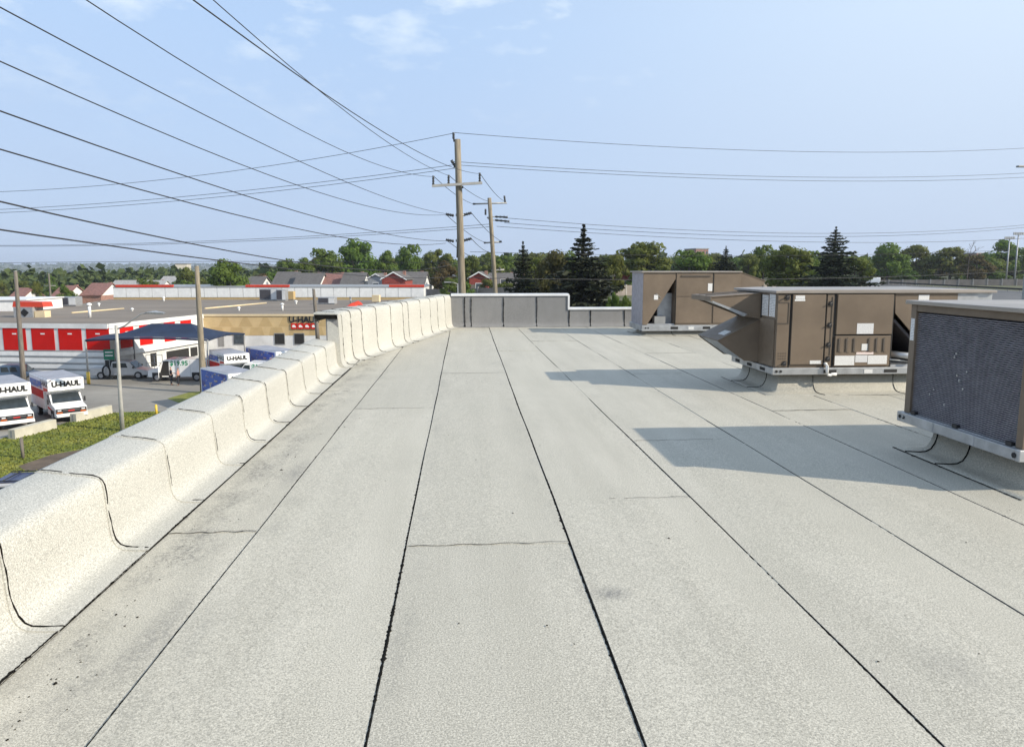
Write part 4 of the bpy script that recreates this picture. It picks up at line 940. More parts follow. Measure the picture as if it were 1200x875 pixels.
def car(loc, rz, label, cat, paint, roofm, kind='suv'):
    u = empty('parked_car', loc, rz, label, cat, 'parked cars'); W = 1.85
    if kind == 'suv': prof = [(0,.35),(.02,.75),(-.9,1.0),(-1.45,1.62),(-1.8,1.70),(-4.2,1.68),(-4.55,1.1),(-4.6,.35)]; wins = [(-1.55,-2.4),(-2.5,-3.3),(-3.4,-4.1)]; zt = 1.70
    else: prof = [(0,.35),(.02,.80),(-1.1,1.02),(-1.75,1.68),(-3.3,1.70),(-3.5,1.12),(-5.4,1.12),(-5.45,.35)]; wins = [(-1.85,-2.5),(-2.55,-3.25)]; zt = 1.70
    MB().prism(prof, 'y', -W/2, W/2).build('body', paint, u, .05)
    a, b = (prof[2], prof[3]); MB().add([(a[0]-.05,-W/2+.12,a[1]+.05),(a[0]-.05,W/2-.12,a[1]+.05),(b[0],W/2-.2,b[1]-.05),(b[0],-W/2+.2,b[1]-.05)], [(0,1,2,3)]).build('windscreen', M['glass'], u).location = (.04, 0, .03)
    rr = bx('roof_panel', roofm, u, (-1.9 if kind == 'suv' else -2.0), (-4.15 if kind == 'suv' else -3.2), -W/2+.12, W/2-.12, zt+.004, zt+.03)
    if kind == 'suv':
        for x in (-2.3, -3.0, -3.7): MB().tube([(x,-W/2+.1,zt+.09),(x,W/2-.1,zt+.09)], .025, 6).build('roof_bar', M['black'], rr)
        for s in (-1, 1): MB().tube([(-2.0,s*(W/2-.12),zt+.08),(-4.1,s*(W/2-.12),zt+.08)], .025, 6).build('roof_rail', M['black'], rr)
    for s in (-1, 1):
        for (xa_, xb_) in wins:
            y = s*(W/2+.004); f = (0,1,2,3) if s < 0 else (3,2,1,0); MB().add([(xa_,y,1.1),(xb_,y,1.1),(xb_,y,1.56),(xa_-.15,y,1.56)], [f]).build('side_window', M['glass'], u)
        for x in (-.9, -(3.7 if kind == 'suv' else 4.4)): wheel(u, x, s*(W/2-.08), .36)
        bx('headlight', M['headlamp'], u, -.05, .025, min(s*.5, s*.85), max(s*.5, s*.85), .62, .76); bx('mirror', M['black'], u, -1.35, -1.2, min(s*.95, s*1.12), max(s*.95, s*1.12), 1.05, 1.22, .02)
    bx('grille', M['black'], u, -.05, .03, -.45, .45, .5, .75); return u
p = at_z(64, 558, GZ+1.70); car((p.x+2.0, p.y+.1, GZ), .06, 'silver wagon with dark roof bars parked beneath the roof edge', 'car', M['car_silver'], M['car_navy'])
p = g(10, 449.5); car((p.x+2.6, p.y+1.2, GZ), hd+1.0, 'blue grey pickup car behind the white box trucks', 'car', M['car_blue'], M['car_blue'], 'pickup')
p = g(128, 441); car((p.x+4.5, p.y-1.0, GZ), .0, 'small dark pickup in the shade of the navy canopy', 'car', M['car_silver'], M['car_silver'], 'pickup')
p = at_z(1025, 336.0, -2.66); cargo_van((p.x, p.y+2, -2.66), R(72), 'white van driving away on the road beyond the roof', False)
for (px, py, lb, dl) in ((246, 446, 'small grey car beside the leaning wooden pole', 0), ):
    p = g(px, py); car((p.x+5, p.y+4, GZ), PI-.1, lb, 'car', M['car_silver'], M['car_silver'])

# ------------------------------------------------------------------ small things in the yard
def barrier(a, b, label):
    o = empty('concrete_barrier', a, math.atan2(b.y-a.y, b.x-a.x), label, 'barrier', 'concrete barriers on the grass edge'); Ln = (b-a).length
    MB().prism([(-.27,0),(.27,0),(.25,.62),(-.25,.62)], 'x', 0, Ln).build('block', M['concrete'], o, .02); bx('end_slot', M['steel'], o, -.012, -.001, -.05, .05, .12, .55)
barrier(g(14, 514.5), g(63, 501.5), 'cream concrete barrier in front of the box truck beside the blue grey car')
barrier(g(86, 495), g(128.5, 484), 'cream concrete barrier in front of the truck with the striped side')
def bollard(px, py, label, h=1.1, m='yellow'):
    o = empty('bollard', g(px, py), 0, label, 'bollard'); MB().tube([(0,0,0),(0,0,h)], .09, 10).build('post', M[m], o); MB().lathe([(.09,0),(.07,.04),(.01,.06)], 10, (0,0,h)).build('cap', M[m], o)
bollard(183.5, 486.5, 'yellow bollard at the corner of the grass verge', .75)
bollard(27, 537, 'weathered wooden stump post standing in the grass', 1.15, 'wood_grey')
# refill station with green board
o = empty('refill_station', g(130, 444), 0, 'green lettered refill board with a black hose reel under the canopy', 'sign')
bx('board', M['green'], o, -.5, .5, -.05, .05, 1.9, 2.9); bx('lower_board', M['letter'], o, -.42, .42, -.05, .05, 1.2, 1.85); MB().tube([(0,0,0),(0,0,1.9)], .06, 6).build('post', M['steel'], o)
for zz in (2.62, 2.3): bx('board_line', M['white'], o, -.36, .36, -.056, -.051, zz-.06, zz+.06)
MB().tube([(-.2+.35*math.cos(w), -.4, .75+.6*math.sin(w)) for w in [2*PI*k/16 for k in range(17)]], .09, 6).build('hose_reel', M['tyre'], o)
o = empty('wire_cage', g(170, 443)+Vector((0, 2.5, 0)), 0, 'white wire cage rack behind the cargo van hood', 'cage')
for x in (-.8, 0, .8): MB().tube([(x,0,0),(x,0,2.0)], .03, 6).build('upright', M['white'], o)
for z in (.5, 1.2, 2.0): MB().tube([(-.8,0,z),(.8,0,z)], .025, 6).build('crossbar', M['white'], o)

# people by the van
def person(loc, rz, label, top, bottom, reach, hgt=1.72):
    root = empty('person', loc, rz, label, 'person', 'people talking beside the cargo van'); k = hgt/1.72
    def skin(name, J, E, m, sub=2):
        me = bpy.data.meshes.new(name); me.from_pydata([Vector(j[:3])*k for j in J], E, []); me.materials.append(m); o = bpy.data.objects.new(name, me); col.objects.link(o); o.parent = root
        md = o.modifiers.new('skin', 'SKIN'); md.use_smooth_shade = True
        for i, j in enumerate(J): me.skin_vertices[0].data[i].radius = (j[3]*k, j[4]*k if len(j) > 4 else j[3]*k); me.skin_vertices[0].data[i].use_root = (i == 0)
        o.modifiers.new('sub', 'SUBSURF').levels = sub; o.modifiers['sub'].render_levels = sub; return o
    hx = reach
    J = [(0,0,.95,.13,.10),(0,0,1.15,.13,.09),(0,0,1.38,.15,.09),(0,0,1.48,.05),(0,.01,1.56,.062,.075),(0,.01,1.68,.07,.085),
         (.17,0,1.40,.05),(.22,hx*.4,1.14,.042),(.18,hx,1.0+.35*hx,.034),(.17,hx+.09,1.0+.4*hx,.03),
         (-.17,0,1.40,.05),(-.24,.02,1.12,.042),(-.24,.08,.88,.033),(-.235,.11,.80,.03),
         (.09,0,.88,.085),(.10,.03,.50,.062),(.10,-.01,.09,.045),(.11,.13,.04,.04),(-.09,0,.88,.085),(-.11,.02,.50,.062),(-.12,-.02,.09,.045),(-.13,.12,.04,.04)]
    E = [(0,1),(1,2),(2,3),(3,4),(4,5),(2,6),(6,7),(7,8),(8,9),(2,10),(10,11),(11,12),(12,13),(0,14),(14,15),(15,16),(16,17),(0,18),(18,19),(19,20),(20,21)]
    skin('body', J, E, M['skin'])
    f = 1.16; ids = [0,1,2,6,7,10,11]; mp_ = {a: i for i, a in enumerate(ids)}
    skin('shirt', [(*J[a][:3], J[a][3]*f+.012, (J[a][4] if len(J[a]) > 4 else J[a][3])*f+.012) for a in ids], [(mp_[a], mp_[b]) for a, b in E if a in mp_ and b in mp_], top)
    ids = [0,14,15,16,18,19,20]; mp_ = {a: i for i, a in enumerate(ids)}
    skin('trousers', [(*J[a][:3], J[a][3]*f+.012, (J[a][4] if len(J[a]) > 4 else J[a][3])*f+.012) for a in ids], [(mp_[a], mp_[b]) for a, b in E if a in mp_ and b in mp_], bottom)
    skin('hair', [(0,-.02,1.66,.075,.085),(0,-.01,1.72,.06,.07)], [(0,1)], M['hair'])
    for s in (-1, 1): skin('shoe', [(s*.115,-.03,.045,.045),(s*.12,.14,.035,.04)], [(0,1)], M['black'], 1)
p = g(201, 451.3); person((p.x, p.y, GZ), R(-80), 'person in dark clothes standing beside the open van', M['navy_cloth'], M['navy_cloth'], .35, 1.74)
p = g(209.5, 451.6); person((p.x, p.y, GZ), R(95), 'person in a pink shirt and dark trousers beside the van', M['pink'], M['navy_cloth'], .25, 1.66)
# ================================================================== POLES AND WIRES
def pole_pts(px_top, py_top, px_bot, py_bot, Y):
    a = at_y(px_bot, py_bot, Y); b = at_y(px_top, py_top, Y); d = (b-a)/(b.z-a.z); zb = terrain(a.x, a.y)-.3; return a+d*(zb-a.z), b
def insulator(parent, base, tip, r=.05):
    a, b = Vector(base), Vector(tip); mb = MB(); n = 7; pts = [a+(b-a)*i/n for i in range(n+1)]; mb.tube(pts, [r*(1.0 if i % 2 else .62) for i in range(n+1)], 8); return mb.build('insulator', M['insul'], parent)
P1Y, P2Y = 27.0, 40.0
b1, t1 = pole_pts(536, 163.5, 541.5, 343, P1Y)
pole1 = empty('utility_pole', (0, 0, 0), 0, 'tall weathered utility pole with one pale crossarm behind the end wall', 'utility pole', 'wooden utility poles')
MB().tube([b1+(t1-b1)*k/8 for k in range(9)], [.165-.058*k/8 for k in range(9)], 14).build('shaft', M['wood'], pole1)
A = lambda px, py: at_y(px, py, P1Y)
MB().tube([A(536, 163.5), A(532, 166), A(531.5, 156)], .03, 6).build('top_pin', M['insul'], pole1); insulator(pole1, A(531.5, 163), A(531.5, 155.5), .05)
mb = MB(); a, b = A(506.5, 218.7), A(565, 215.2); d = (b-a).normalized(); a, b = a-Vector((0,.2,0)), b-Vector((0,.2,0)); mb.obox((a+b)/2, ((b-a).length/2, .045, .042), d, Vector((0,1,0)), d.cross(Vector((0,1,0)))); mb.build('crossarm', M['wood_arm'], pole1)
off = Vector((0, -.2, 0)); pins = []
for (px, yb_, yt_) in ((508, 218, 207), (525.8, 217, 206), (562, 214.5, 203.5)): insulator(pole1, A(px, yb_)+off, A(px, yt_)+off, .045); pins.append(A(px, yt_)+off)
insulator(pole1, A(534, 196), A(529, 188), .06); insulator(pole1, A(540, 219), A(543, 219.6), .05)
dead = []
for py in (251.5, 281.5):
    for (xa_, xb_, ya_, yb_) in ((532, 522.5, 1.2, -.5), (543, 552.5, .5, -2.0)): insulator(pole1, A(xa_, py+ya_), A(xb_, py+yb_), .055); dead.append(A(xb_, py+yb_))
for py in (252, 282): bx_ = MB(); bx_.tube([A(534, py), A(544, py)], .05, 6); bx_.build('bracket', M['steel'], pole1)
MB().tube([A(536.5, 266), A(535.5, 302)], .025, 5).build('ground_wire', M['gasket'], pole1); MB().tube([A(535, 324), A(530, 322.5)], .03, 5).build('cable_clamp', M['steel'], pole1)

b2, t2_ = pole_pts(573.5, 232, 580.5, 342, P2Y)
pole2 = empty('utility_pole', (0, 0, 0), 0, 'shorter utility pole with thin dark crossarms behind the tall one', 'utility pole', 'wooden utility poles')
MB().tube([b2+(t2_-b2)*k/8 for k in range(9)], [.15-.05*k/8 for k in range(9)], 12).build('shaft', M['wood'], pole2)
B = lambda px, py: at_y(px, py, P2Y)
for (xa_, xb_, py, m) in ((554, 594, 238.5, 'steel'), (567, 588, 284, 'steel'), (576, 591, 316.5, 'wood_arm')):
    mb = MB(); mb.tube([B(xa_, py+.6), B(xb_, py-.6)], .045, 6); mb.build('crossarm', M[m], pole2)
for (xa_, ya_, xb_, yb_) in ((554, 239, 557, 239), (592, 237, 591, 229.5), (569, 252, 569, 245), (580, 254, 595, 254.5), (580, 258, 597, 259.5), (567, 284.5, 569, 284.5), (585, 283.5, 588, 283), (585, 313, 586, 316)): insulator(pole2, B(xa_, ya_), B(xb_, yb_), .06)
MB().tube([B(571, 254.5), B(574, 257)], .05, 6).build('bracket', M['steel'], pole2); MB().tube([B(574, 254), B(581, 254)], .03, 6).build('bracket', M['steel'], pole2); MB().tube([B(574, 258), B(581, 258)], .03, 6).build('bracket', M['steel'], pole2)

def simple_pole(px_top, py_top, px_bot, py_bot, zg, r0, r1, label, m='wood', Y=None, arm=None):
    b = at_z(px_bot, py_bot, zg) if Y is None else at_y(px_bot, py_bot, Y); t = at_y(px_top, py_top, b.y); o = empty('utility_pole', b, 0, label, 'utility pole', 'wooden utility poles'); v = t-b
    MB().tube([v*k/6 for k in range(7)], [r0+(r1-r0)*k/6 for k in range(7)], 12).build('shaft', M[m], o)
    MB().lathe([(r1*1.05, 0), (r1*.9, .06), (.01, .08)], 10, v).build('top_cap', M['steel'], o)
    if arm:
        for (dz, w) in arm: MB().tube([v+Vector((-w, 0, -dz)), v+Vector((w, 0, -dz))], .06, 6).build('crossarm', M['wood_arm'], o); [insulator(o, v+Vector((s*w*.9, 0, -dz)), v+Vector((s*w*.9, 0, -dz+.35)), .06) for s in (-1, 0.5, 1)]
    return o
simple_pole(230.5, 312, 239, 460.5, GZ, .30, .18, 'leaning bare wooden pole rising through the navy canopy')
simple_pole(18, 318, 28, 450, GZ, .24, .15, 'grey wooden pole in front of the red roll-up doors', 'wood_grey')
o = simple_pole(367.5, 339, 372.5, 398, GZ, .2, .13, 'short wooden pole beside the lettered red sign', 'wood_grey', Y=70); MB().tube([(0,0,0),(0,0,-3)], .2, 8).build('butt', M['wood_grey'], o)
o = simple_pole(57, 321, 60, 356, GZ, .22, .14, 'distant utility pole with small crossarms beyond the gravel roof', 'wood_grey', Y=150, arm=[(2.2, 1.1)]); MB().tube([(0,0,0),(0,0,-6)], .22, 8).build('butt', M['wood_grey'], o)
# street lamp with curved arm
b = g(143.5, 505); t = at_y(136, 381, b.y); o = empty('street_lamp', b, 0, 'concrete street lamp with one curved arm over the yard', 'street lamp', 'lamp posts'); v = t-b
MB().tube([v*k/4 for k in range(5)], [.15, .135, .12, .105, .095], 10).build('post', M['lamp_grey'], o)
arm = [at_y(px, py, b.y)-b for (px, py) in ((136, 386), (146, 382), (155, 375), (165, 368), (176, 366))]; MB().tube(arm, .045, 8).build('arm', M['steel'], o)
h = at_y(182, 366.8, b.y)-b; MB().add([h+Vector(c) for c in ((-.55,-.15,.08),(.6,-.18,.02),(.6,.18,.02),(-.55,.15,.08),(-.5,-.12,-.05),(.5,-.14,-.1),(.5,.14,-.1),(-.5,.12,-.05),(0,0,.16))], [(0,1,8),(1,2,8),(2,3,8),(3,0,8),(7,6,5,4),(0,4,5,1),(1,5,6,2),(2,6,7,3),(3,7,4,0)]).build('lamp_head', M['galv'], o)
def lamp_post(px, pt, pb, Y, r, label, rack=False, group='lamp posts'):
    a = at_y(px, pb, Y); c = at_y(px, pt, Y); zb_ = min(a.z, terrain(a.x, a.y)) - .2; o = empty('lamp_post', (a.x, a.y, zb_), 0, label, 'lamp post', group); H_ = c.z-zb_
    MB().tube([(0,0,0),(0,0,H_)], [r, r*.65], 10).build('post', M['galv_dull'], o)
    if rack:
        bx('lamp_rack', M['steel'], o, -1.3, 1.3, -.1, .1, H_-.1, H_+.1)
        for k in range(5): bx('floodlight', M['galv'], o, -1.3+.58*k-.2, -1.3+.58*k+.2, -.35, -.1, H_-.3, H_+.35)
    else:
        MB().tube([(0,0,H_-.1),(-.5,0,H_+.1),(-1.0,0,H_+.12)], .05, 6).build('arm', M['steel'], o); bx('lamp_head', M['steel'], o, -1.6, -.8, -.16, .16, H_+.05, H_+.2, .03)
lamp_post(1199.5, 197, 346, 62, .14, 'tall steel lamp post at the end of the guard rail')
lamp_post(1179, 279, 327, 190, .22, 'shorter floodlight mast above the trees beyond the noise wall', True); lamp_post(1189, 274, 326, 185, .22, 'taller floodlight mast above the trees beyond the noise wall', True)
lamp_post(536.5, 332, 343, 90, .07, 'small lamp post beside the tall utility pole')

def wire(pxs, A0, A1, label, r=.011, group='overhead wires', s_rng=None, n=40, name='overhead_wire'):
    """cable in the vertical plane through A0 and A1; its sag is fitted to sighted points"""
    A0 = Vector((A0[0], A0[1], 0)); A1 = Vector((A1[0], A1[1], 0)); e = (A1-A0); Ln = e.length; e.normalize(); nn = Vector((-e.y, e.x, 0)); ss = []; zz = []
    for (px, py) in pxs: p = at_plane(px, py, A0, nn); ss.append((p-A0).dot(e)); zz.append(p.z)
    c = np.polyfit(ss, zz, min(2, len(ss)-1)); lo, hi = s_rng or (min(ss), max(ss)); pts = []
    for k in range(n+1):
        s = lo+(hi-lo)*k/n; p = A0+e*s; p.z = float(np.polyval(c, s)); pts.append(p)
    return tag(MB().tube(pts, r, 5).build(name, M['wire'], None), label, 'wire', group)
gW = 'wires running along the building'
X1 = lambda px, py=230: A(px, py).x
E0 = lambda x, dx: ((x, P1Y-.2), (x-7.0+dx, -17.0))
def lw(pxs, xp, dx, label, r=.0065):
    a0, a1 = E0(xp, dx); Ln = math.hypot(a1[0]-a0[0], a1[1]-a0[1]); return wire(pxs, a0, a1, label, r, gW, (0, Ln))
lw([(525.8, 206), (479, 182), (370, 105), (300, 43), (250, 0)], pins[1].x, .0, 'steepest overhead wire ending at the middle pin of the pale crossarm', .007)
lw([(562, 204), (525, 193), (450, 157), (370, 104), (300, 53), (228, 0)], pins[2].x, .55, 'overhead wire ending at the outer right pin of the pale crossarm', .007)
lw([(508, 207), (400, 177), (300, 122), (200, 62), (97, 0)], pins[0].x, -.3, 'overhead wire ending at the left pin of the pale crossarm', .007)
lw([(522.5, 250.5), (420, 219), (300, 165), (150, 89), (0, 8)], dead[0].x, -.4, 'overhead wire ending at the upper strain insulator of the tall pole, higher of two')
lw([(522.5, 251.5), (400, 234), (280, 191), (150, 138), (0, 73)], dead[0].x, -.9, 'overhead wire ending at the upper strain insulator of the tall pole, lower of two')
lw([(522.5, 282.5), (400, 261), (280, 229), (150, 184), (0, 128)], dead[2].x, -.6, 'overhead wire ending at the lower strain insulator of the tall pole, higher of two', .0075)
lw([(524, 285), (474, 286), (380, 274), (280, 254), (150, 219), (0, 173)], dead[2].x, -1.0, 'overhead wire ending at the lower strain insulator of the tall pole, lower of two', .0075)
lw([(536, 308), (453, 318), (380, 311), (300, 298), (150, 272), (0, 236)], X1(536), -.8, 'thick communication cable, upper of two, meeting the tall pole below the insulators', .0075)
lw([(538, 324), (443, 322.5), (340, 317), (240, 305), (120, 287), (0, 266)], X1(538), -1.2, 'thick communication cable, lower of two, meeting the tall pole near the wall', .0075)
gC = 'wires crossing from side to side'
def cw(pxs, xa, ya, dxy, label, r=.009, ext=1.12):
    a0 = (xa, ya); a1 = (xa+dxy[0], ya+dxy[1]); return wire(pxs, a0, a1, label, r, gC, (0, math.hypot(*dxy)*ext))
xt = A(531.5, 156)
cw([(531, 156), (420, 178), (280, 200), (150, 214), (0, 225)], xt.x, P1Y, (-34, 12), 'topmost side wire leaving the pole tip towards the yard'); cw([(532, 155.5), (600, 160.5), (750, 171), (900, 177.5), (1050, 177.5), (1200, 174)], xt.x, P1Y, (34, 14), 'topmost side wire leaving the pole tip towards the trees')
xt = A(529.5, 191)
cw([(529, 192), (420, 211), (280, 223.5), (150, 235), (0, 246)], xt.x, P1Y, (-34, 12), 'second side wire on the yard side, upper of a close pair'); cw([(545, 190.5), (700, 199), (850, 206.5), (1000, 207.5), (1200, 203)], xt.x, P1Y, (34, 14), 'second side wire on the tree side, upper of a close pair')
cw([(529, 197), (420, 214), (280, 228), (150, 240), (0, 249.5)], xt.x+.1, P1Y+.3, (-34, 12), 'second side wire on the yard side, lower of a close pair'); cw([(545, 194), (700, 203), (850, 211), (1000, 211.5), (1200, 208)], xt.x+.1, P1Y+.3, (34, 14), 'second side wire on the tree side, lower of a close pair')
x2 = B(578, 262)
cw([(575, 263.5), (533, 265), (420, 273), (280, 281), (150, 286), (0, 287.5)], x2.x, P2Y, (-55, 22), 'third side wire on the yard side, upper of two', .012); cw([(575, 268), (516, 267), (400, 277), (280, 284), (150, 287), (0, 288.5)], x2.x, P2Y+.3, (-55, 22), 'third side wire on the yard side, lower of two', .012)
cw([(595, 254.5), (700, 265), (830, 271.5), (960, 273), (1080, 271), (1200, 264)], x2.x+.6, P2Y, (52, 22), 'upper wire of three on the tree side of the shorter pole', .012)
cw([(597, 259.5), (700, 270.5), (830, 277), (960, 277), (1080, 273), (1200, 267.5)], x2.x+.6, P2Y+.3, (52, 22), 'middle wire of three on the tree side of the shorter pole', .012)
cw([(580, 267), (700, 271), (830, 279.5), (960, 285), (1080, 284), (1200, 279)], x2.x+.2, P2Y+.5, (52, 22), 'lower wire of three on the tree side of the shorter pole', .012)
cw([(545, 295), (650, 297), (800, 300), (960, 299), (1200, 292)], x2.x-1.2, P2Y+.8, (56, 22), 'faint wire in front of the tree tops', .011)
cw([(543, 325), (650, 327.5), (760, 328), (900, 327.5), (1050, 323.5), (1200, 317.5)], X1(541), P1Y, (34, 14), 'pale lowest cable stretched in front of the trees', .013)
cw([(520, 308), (400, 307), (280, 306), (140, 307), (0, 308)], x2.x-2, P2Y+.8, (-60, 25), 'faint low side wire over the storage roof', .013)
def span(a, b, label, sag=.12, r=.011):
    a, b = Vector(a), Vector(b); pts = [a+(b-a)*t/12-Vector((0, 0, sag*4*(t/12)*(1-t/12))) for t in range(13)]; return tag(MB().tube(pts, r, 5).build('overhead_wire', M['wire'], None), label, 'wire', 'spans between the two poles')
span(pins[0], B(554, 239), 'span from the left crossarm pin to the shorter pole'); span(pins[1], B(572, 236), 'span from the middle crossarm pin to the shorter pole'); span(pins[2], B(591, 236), 'span from the right crossarm pin to the shorter pole')
span(dead[0], B(568, 284), 'span from the upper left strain insulator to the shorter pole'); span(dead[1], B(588, 283), 'span from the upper right strain insulator to the shorter pole')
span(dead[2], B(577, 312), 'span from the lower left strain insulator to the shorter pole'); span(dead[3], B(576, 296), 'span from the lower right strain insulator to the shorter pole')

# ================================================================== HOUSES, NOISE WALL
def house(px, ytop, wpx, Y, label, wall='cream', roofm='shingle', gable_front=False, depth=9, storeys=5.0, rz=None, grp='houses behind the storage roof'):
    p = at_y(px, ytop, Y); z0_ = terrain(p.x, Y)-.3; w = wpx*Y/FPX; H_ = p.z-z0_; eave = H_-min(w if gable_front else depth, 9)*.30; rz = R(-6) if rz is None else rz
    o = empty('house', (p.x, Y, z0_), rz, label, 'house', grp); ov = .35
    bx('wall', M[wall], o, -w/2, w/2, 0, depth, 0, eave)
    if gable_front:
        rf = MB().prism([(-w/2-ov,eave-.1),(0,H_),(w/2+ov,eave-.1),(w/2+ov,eave+.12),(0,H_+.25),(-w/2-ov,eave+.12)], 'y', -ov, depth+ov).build('roof', M[roofm], o); MB().prism([(-w/2,eave),(w/2,eave),(0,H_-.1)], 'y', .0, .15).build('gable', M[wall], o)
        for s in (-1, 1): MB().prism([(s*(w/2+ov),eave-.12),(0,H_-.02),(0,H_+.24),(s*(w/2+ov),eave+.1)], 'y', -ov-.05, -ov-.002).build('barge_board', M['white'], rf)
    else:
        rf = MB().prism([(-ov,eave-.1),(depth/2,H_),(depth+ov,eave-.1),(depth+ov,eave+.12),(depth/2,H_+.22),(-ov,eave+.12)], 'x', -w/2-ov, w/2+ov).build('roof', M[roofm], o)
        for s in (-1, 1): MB().prism([(0,eave),(depth,eave),(depth/2,H_-.1)], 'x', s*(w/2)-.08, s*(w/2)+.001*s).build('gable', M['white' if wall != 'brick' else 'brick'], o)
    n = max(1, int(w/3.2))
    for zz in ([1.0, 3.7] if eave > 5 else [1.1]):
        for k in range(n):
            x = -w/2+w*(k+.5)/n; wi = bx('window', M['white'], o, x-.65, x+.65, -.05, -.001, zz, zz+1.3); bx('pane', M['glass_mid'], wi, x-.55, x+.55, -.06, -.051, zz+.1, zz+1.2)
    dr = bx('door', M['wood_grey'], o, -w/2+.3, -w/2+1.2, -.05, -.002, 0, 2.1)
    bx('chimney', M['brick_soft'], rf, w*.2, w*.2+.6, depth*.6, depth*.6+.6, eave, H_+.35); return o
house(331, 319.5, 24, 172, 'grey roofed house with white gable beside the large light green tree'); house(358, 321, 28, 168, 'grey roofed house with white verandah in the middle of the row', 'white'); house(388, 321, 22, 170, 'brown roofed house between two white gabled houses', 'white', 'shingle_r')
house(411, 320.5, 24, 166, 'dark roofed house with bright cream gable', 'cream'); house(440, 321.5, 18, 166, 'small pale blue gabled house beside the red brick one', 'galv_dull', 'shingle', True); house(461, 319.5, 27, 160, 'red brick house with pale roof edges at the end of the row', 'brick', 'shingle', True)
house(483, 319.5, 26, 170, 'dark roofed house right of the red brick gable', 'white'); house(561, 319.5, 22, 150, 'red brick gabled house behind the tall utility pole', 'brick', 'shingle', True, grp='houses behind the noise wall'); house(590, 321, 34, 158, 'grey roofed house between the two utility poles', 'brick_soft', grp='houses behind the noise wall')
house(731, 318, 28, 135, 'red gabled house beside the big spruce', 'brick', 'shingle_r', True, grp='houses behind the noise wall')
for (px, yt, w, Y, lb, wl, rf_) in ((12, 339, 14, 165, 'tan house with low roof far left behind the gravel roof', 'cream', 'shingle_r'), (66, 336, 16, 185, 'low house with red roof beyond the distant utility pole', 'cream', 'shingle_r'), (106, 333, 22, 190, 'pinkish brick house with red roof beside green trees', 'brick_soft', 'shingle_r'),
        (140, 329.5, 30, 215, 'pale grey hipped house above the red trim', 'white_dirty', 'shingle_l'), (172, 329.5, 26, 230, 'pale grey house half hidden by trees', 'white_dirty', 'shingle_l'), (194, 324.5, 20, 240, 'pale grey gabled house beside the yellowish block', 'white', 'shingle_l'), (294, 325, 18, 190, 'white fronted house between the round tree and brown trees', 'white', 'shingle')):
    house(px, yt, w, Y, lb, wl, rf_, False, 10)
# distant apartment blocks
def block(px, yt, w, Y, label, m):
    p = at_y(px, yt, Y); z0_ = terrain(p.x, Y)-1; o = empty('apartment_block', (p.x, Y, z0_), R(10), label, 'building', 'distant blocks'); W = w*Y/FPX; H_ = p.z-z0_; bx('wall', M[m], o, -W/2, W/2, 0, 14, 0, H_); bx('roof', M['steel'], o, -W/2-.3, W/2+.3, -.3, 14.3, H_, H_+.5)
    nf = int(H_/3)
    for f in range(nf):
        for k in range(4): x = -W/2+W*(k+.5)/4; bx('window', M['glass_mid'], o, x-W*.07, x+W*.07, -.06, -.001, f*3+1, f*3+2.5)
block(212, 309.5, 12, 420, 'yellowish apartment block rising behind the trees', 'cream'); block(823, 292, 16, 420, 'distant brick apartment block above the tree line', 'brick_soft'); block(1150, 297, 14, 420, 'low distant brick block behind the bare tree', 'brick_soft')
# noise wall: panels between posts
nw = empty('noise_wall', (0, 0, 0), 0, 'long brown panelled noise wall with pale posts before the trees', 'wall')
NP = [at_y(500, 339, 136), at_y(560, 337.5, 130), at_y(720, 334.5, 118), at_y(870, 331.5, 150), at_y(1010, 328.3, 192), at_y(1280, 326.5, 176)]
for k in range(len(NP)-1):
    a, b = NP[k], NP[k+1]; w_ = Wall(a, b); n = max(2, int(w_.L/3.1))
    for i in range(n):
        t = (i+.5)/n; zt_ = a.z+(b.z-a.z)*t; c = w_.p0+w_.e*(w_.L*t); zb_ = terrain(c.x, c.y)-.6
        mb = MB(); w_.box(mb, w_.L*i/n+.12, w_.L*(i+1)/n-.12, zb_, zt_, -.08, .08); pn = wb(mb, 'panel', M['noise_wall'], nw)
        mb = MB(); s = w_.L*i/n; w_.box(mb, s-.10, s+.10, zb_, zt_+.12, -.14, .14); wb(mb, 'post', M['barrier_post'], nw)

# ================================================================== TREES
def quad_mesh(name, C, U, V, m):
    n = len(C); co = np.empty((n, 4, 3)); co[:, 0] = C-U-V; co[:, 1] = C+U-V; co[:, 2] = C+U+V; co[:, 3] = C-U+V
    me = bpy.data.meshes.new(name); me.vertices.add(n*4); me.vertices.foreach_set('co', co.ravel()); me.loops.add(n*4); me.loops.foreach_set('vertex_index', np.arange(n*4))
    me.polygons.add(n); me.polygons.foreach_set('loop_start', np.arange(n)*4); me.polygons.foreach_set('loop_total', np.full(n, 4)); me.update(calc_edges=True); me.materials.append(m); return me
def frames(rg, n, out, bias):
    N = rg.normal(size=(n, 3)); N /= np.linalg.norm(N, axis=1)[:, None]; N = N*(1-bias)+out*bias; N /= np.linalg.norm(N, axis=1)[:, None]+1e-9
    T = rg.normal(size=(n, 3)); U = np.cross(N, T); U /= np.linalg.norm(U, axis=1)[:, None]+1e-9; return U, np.cross(N, U)
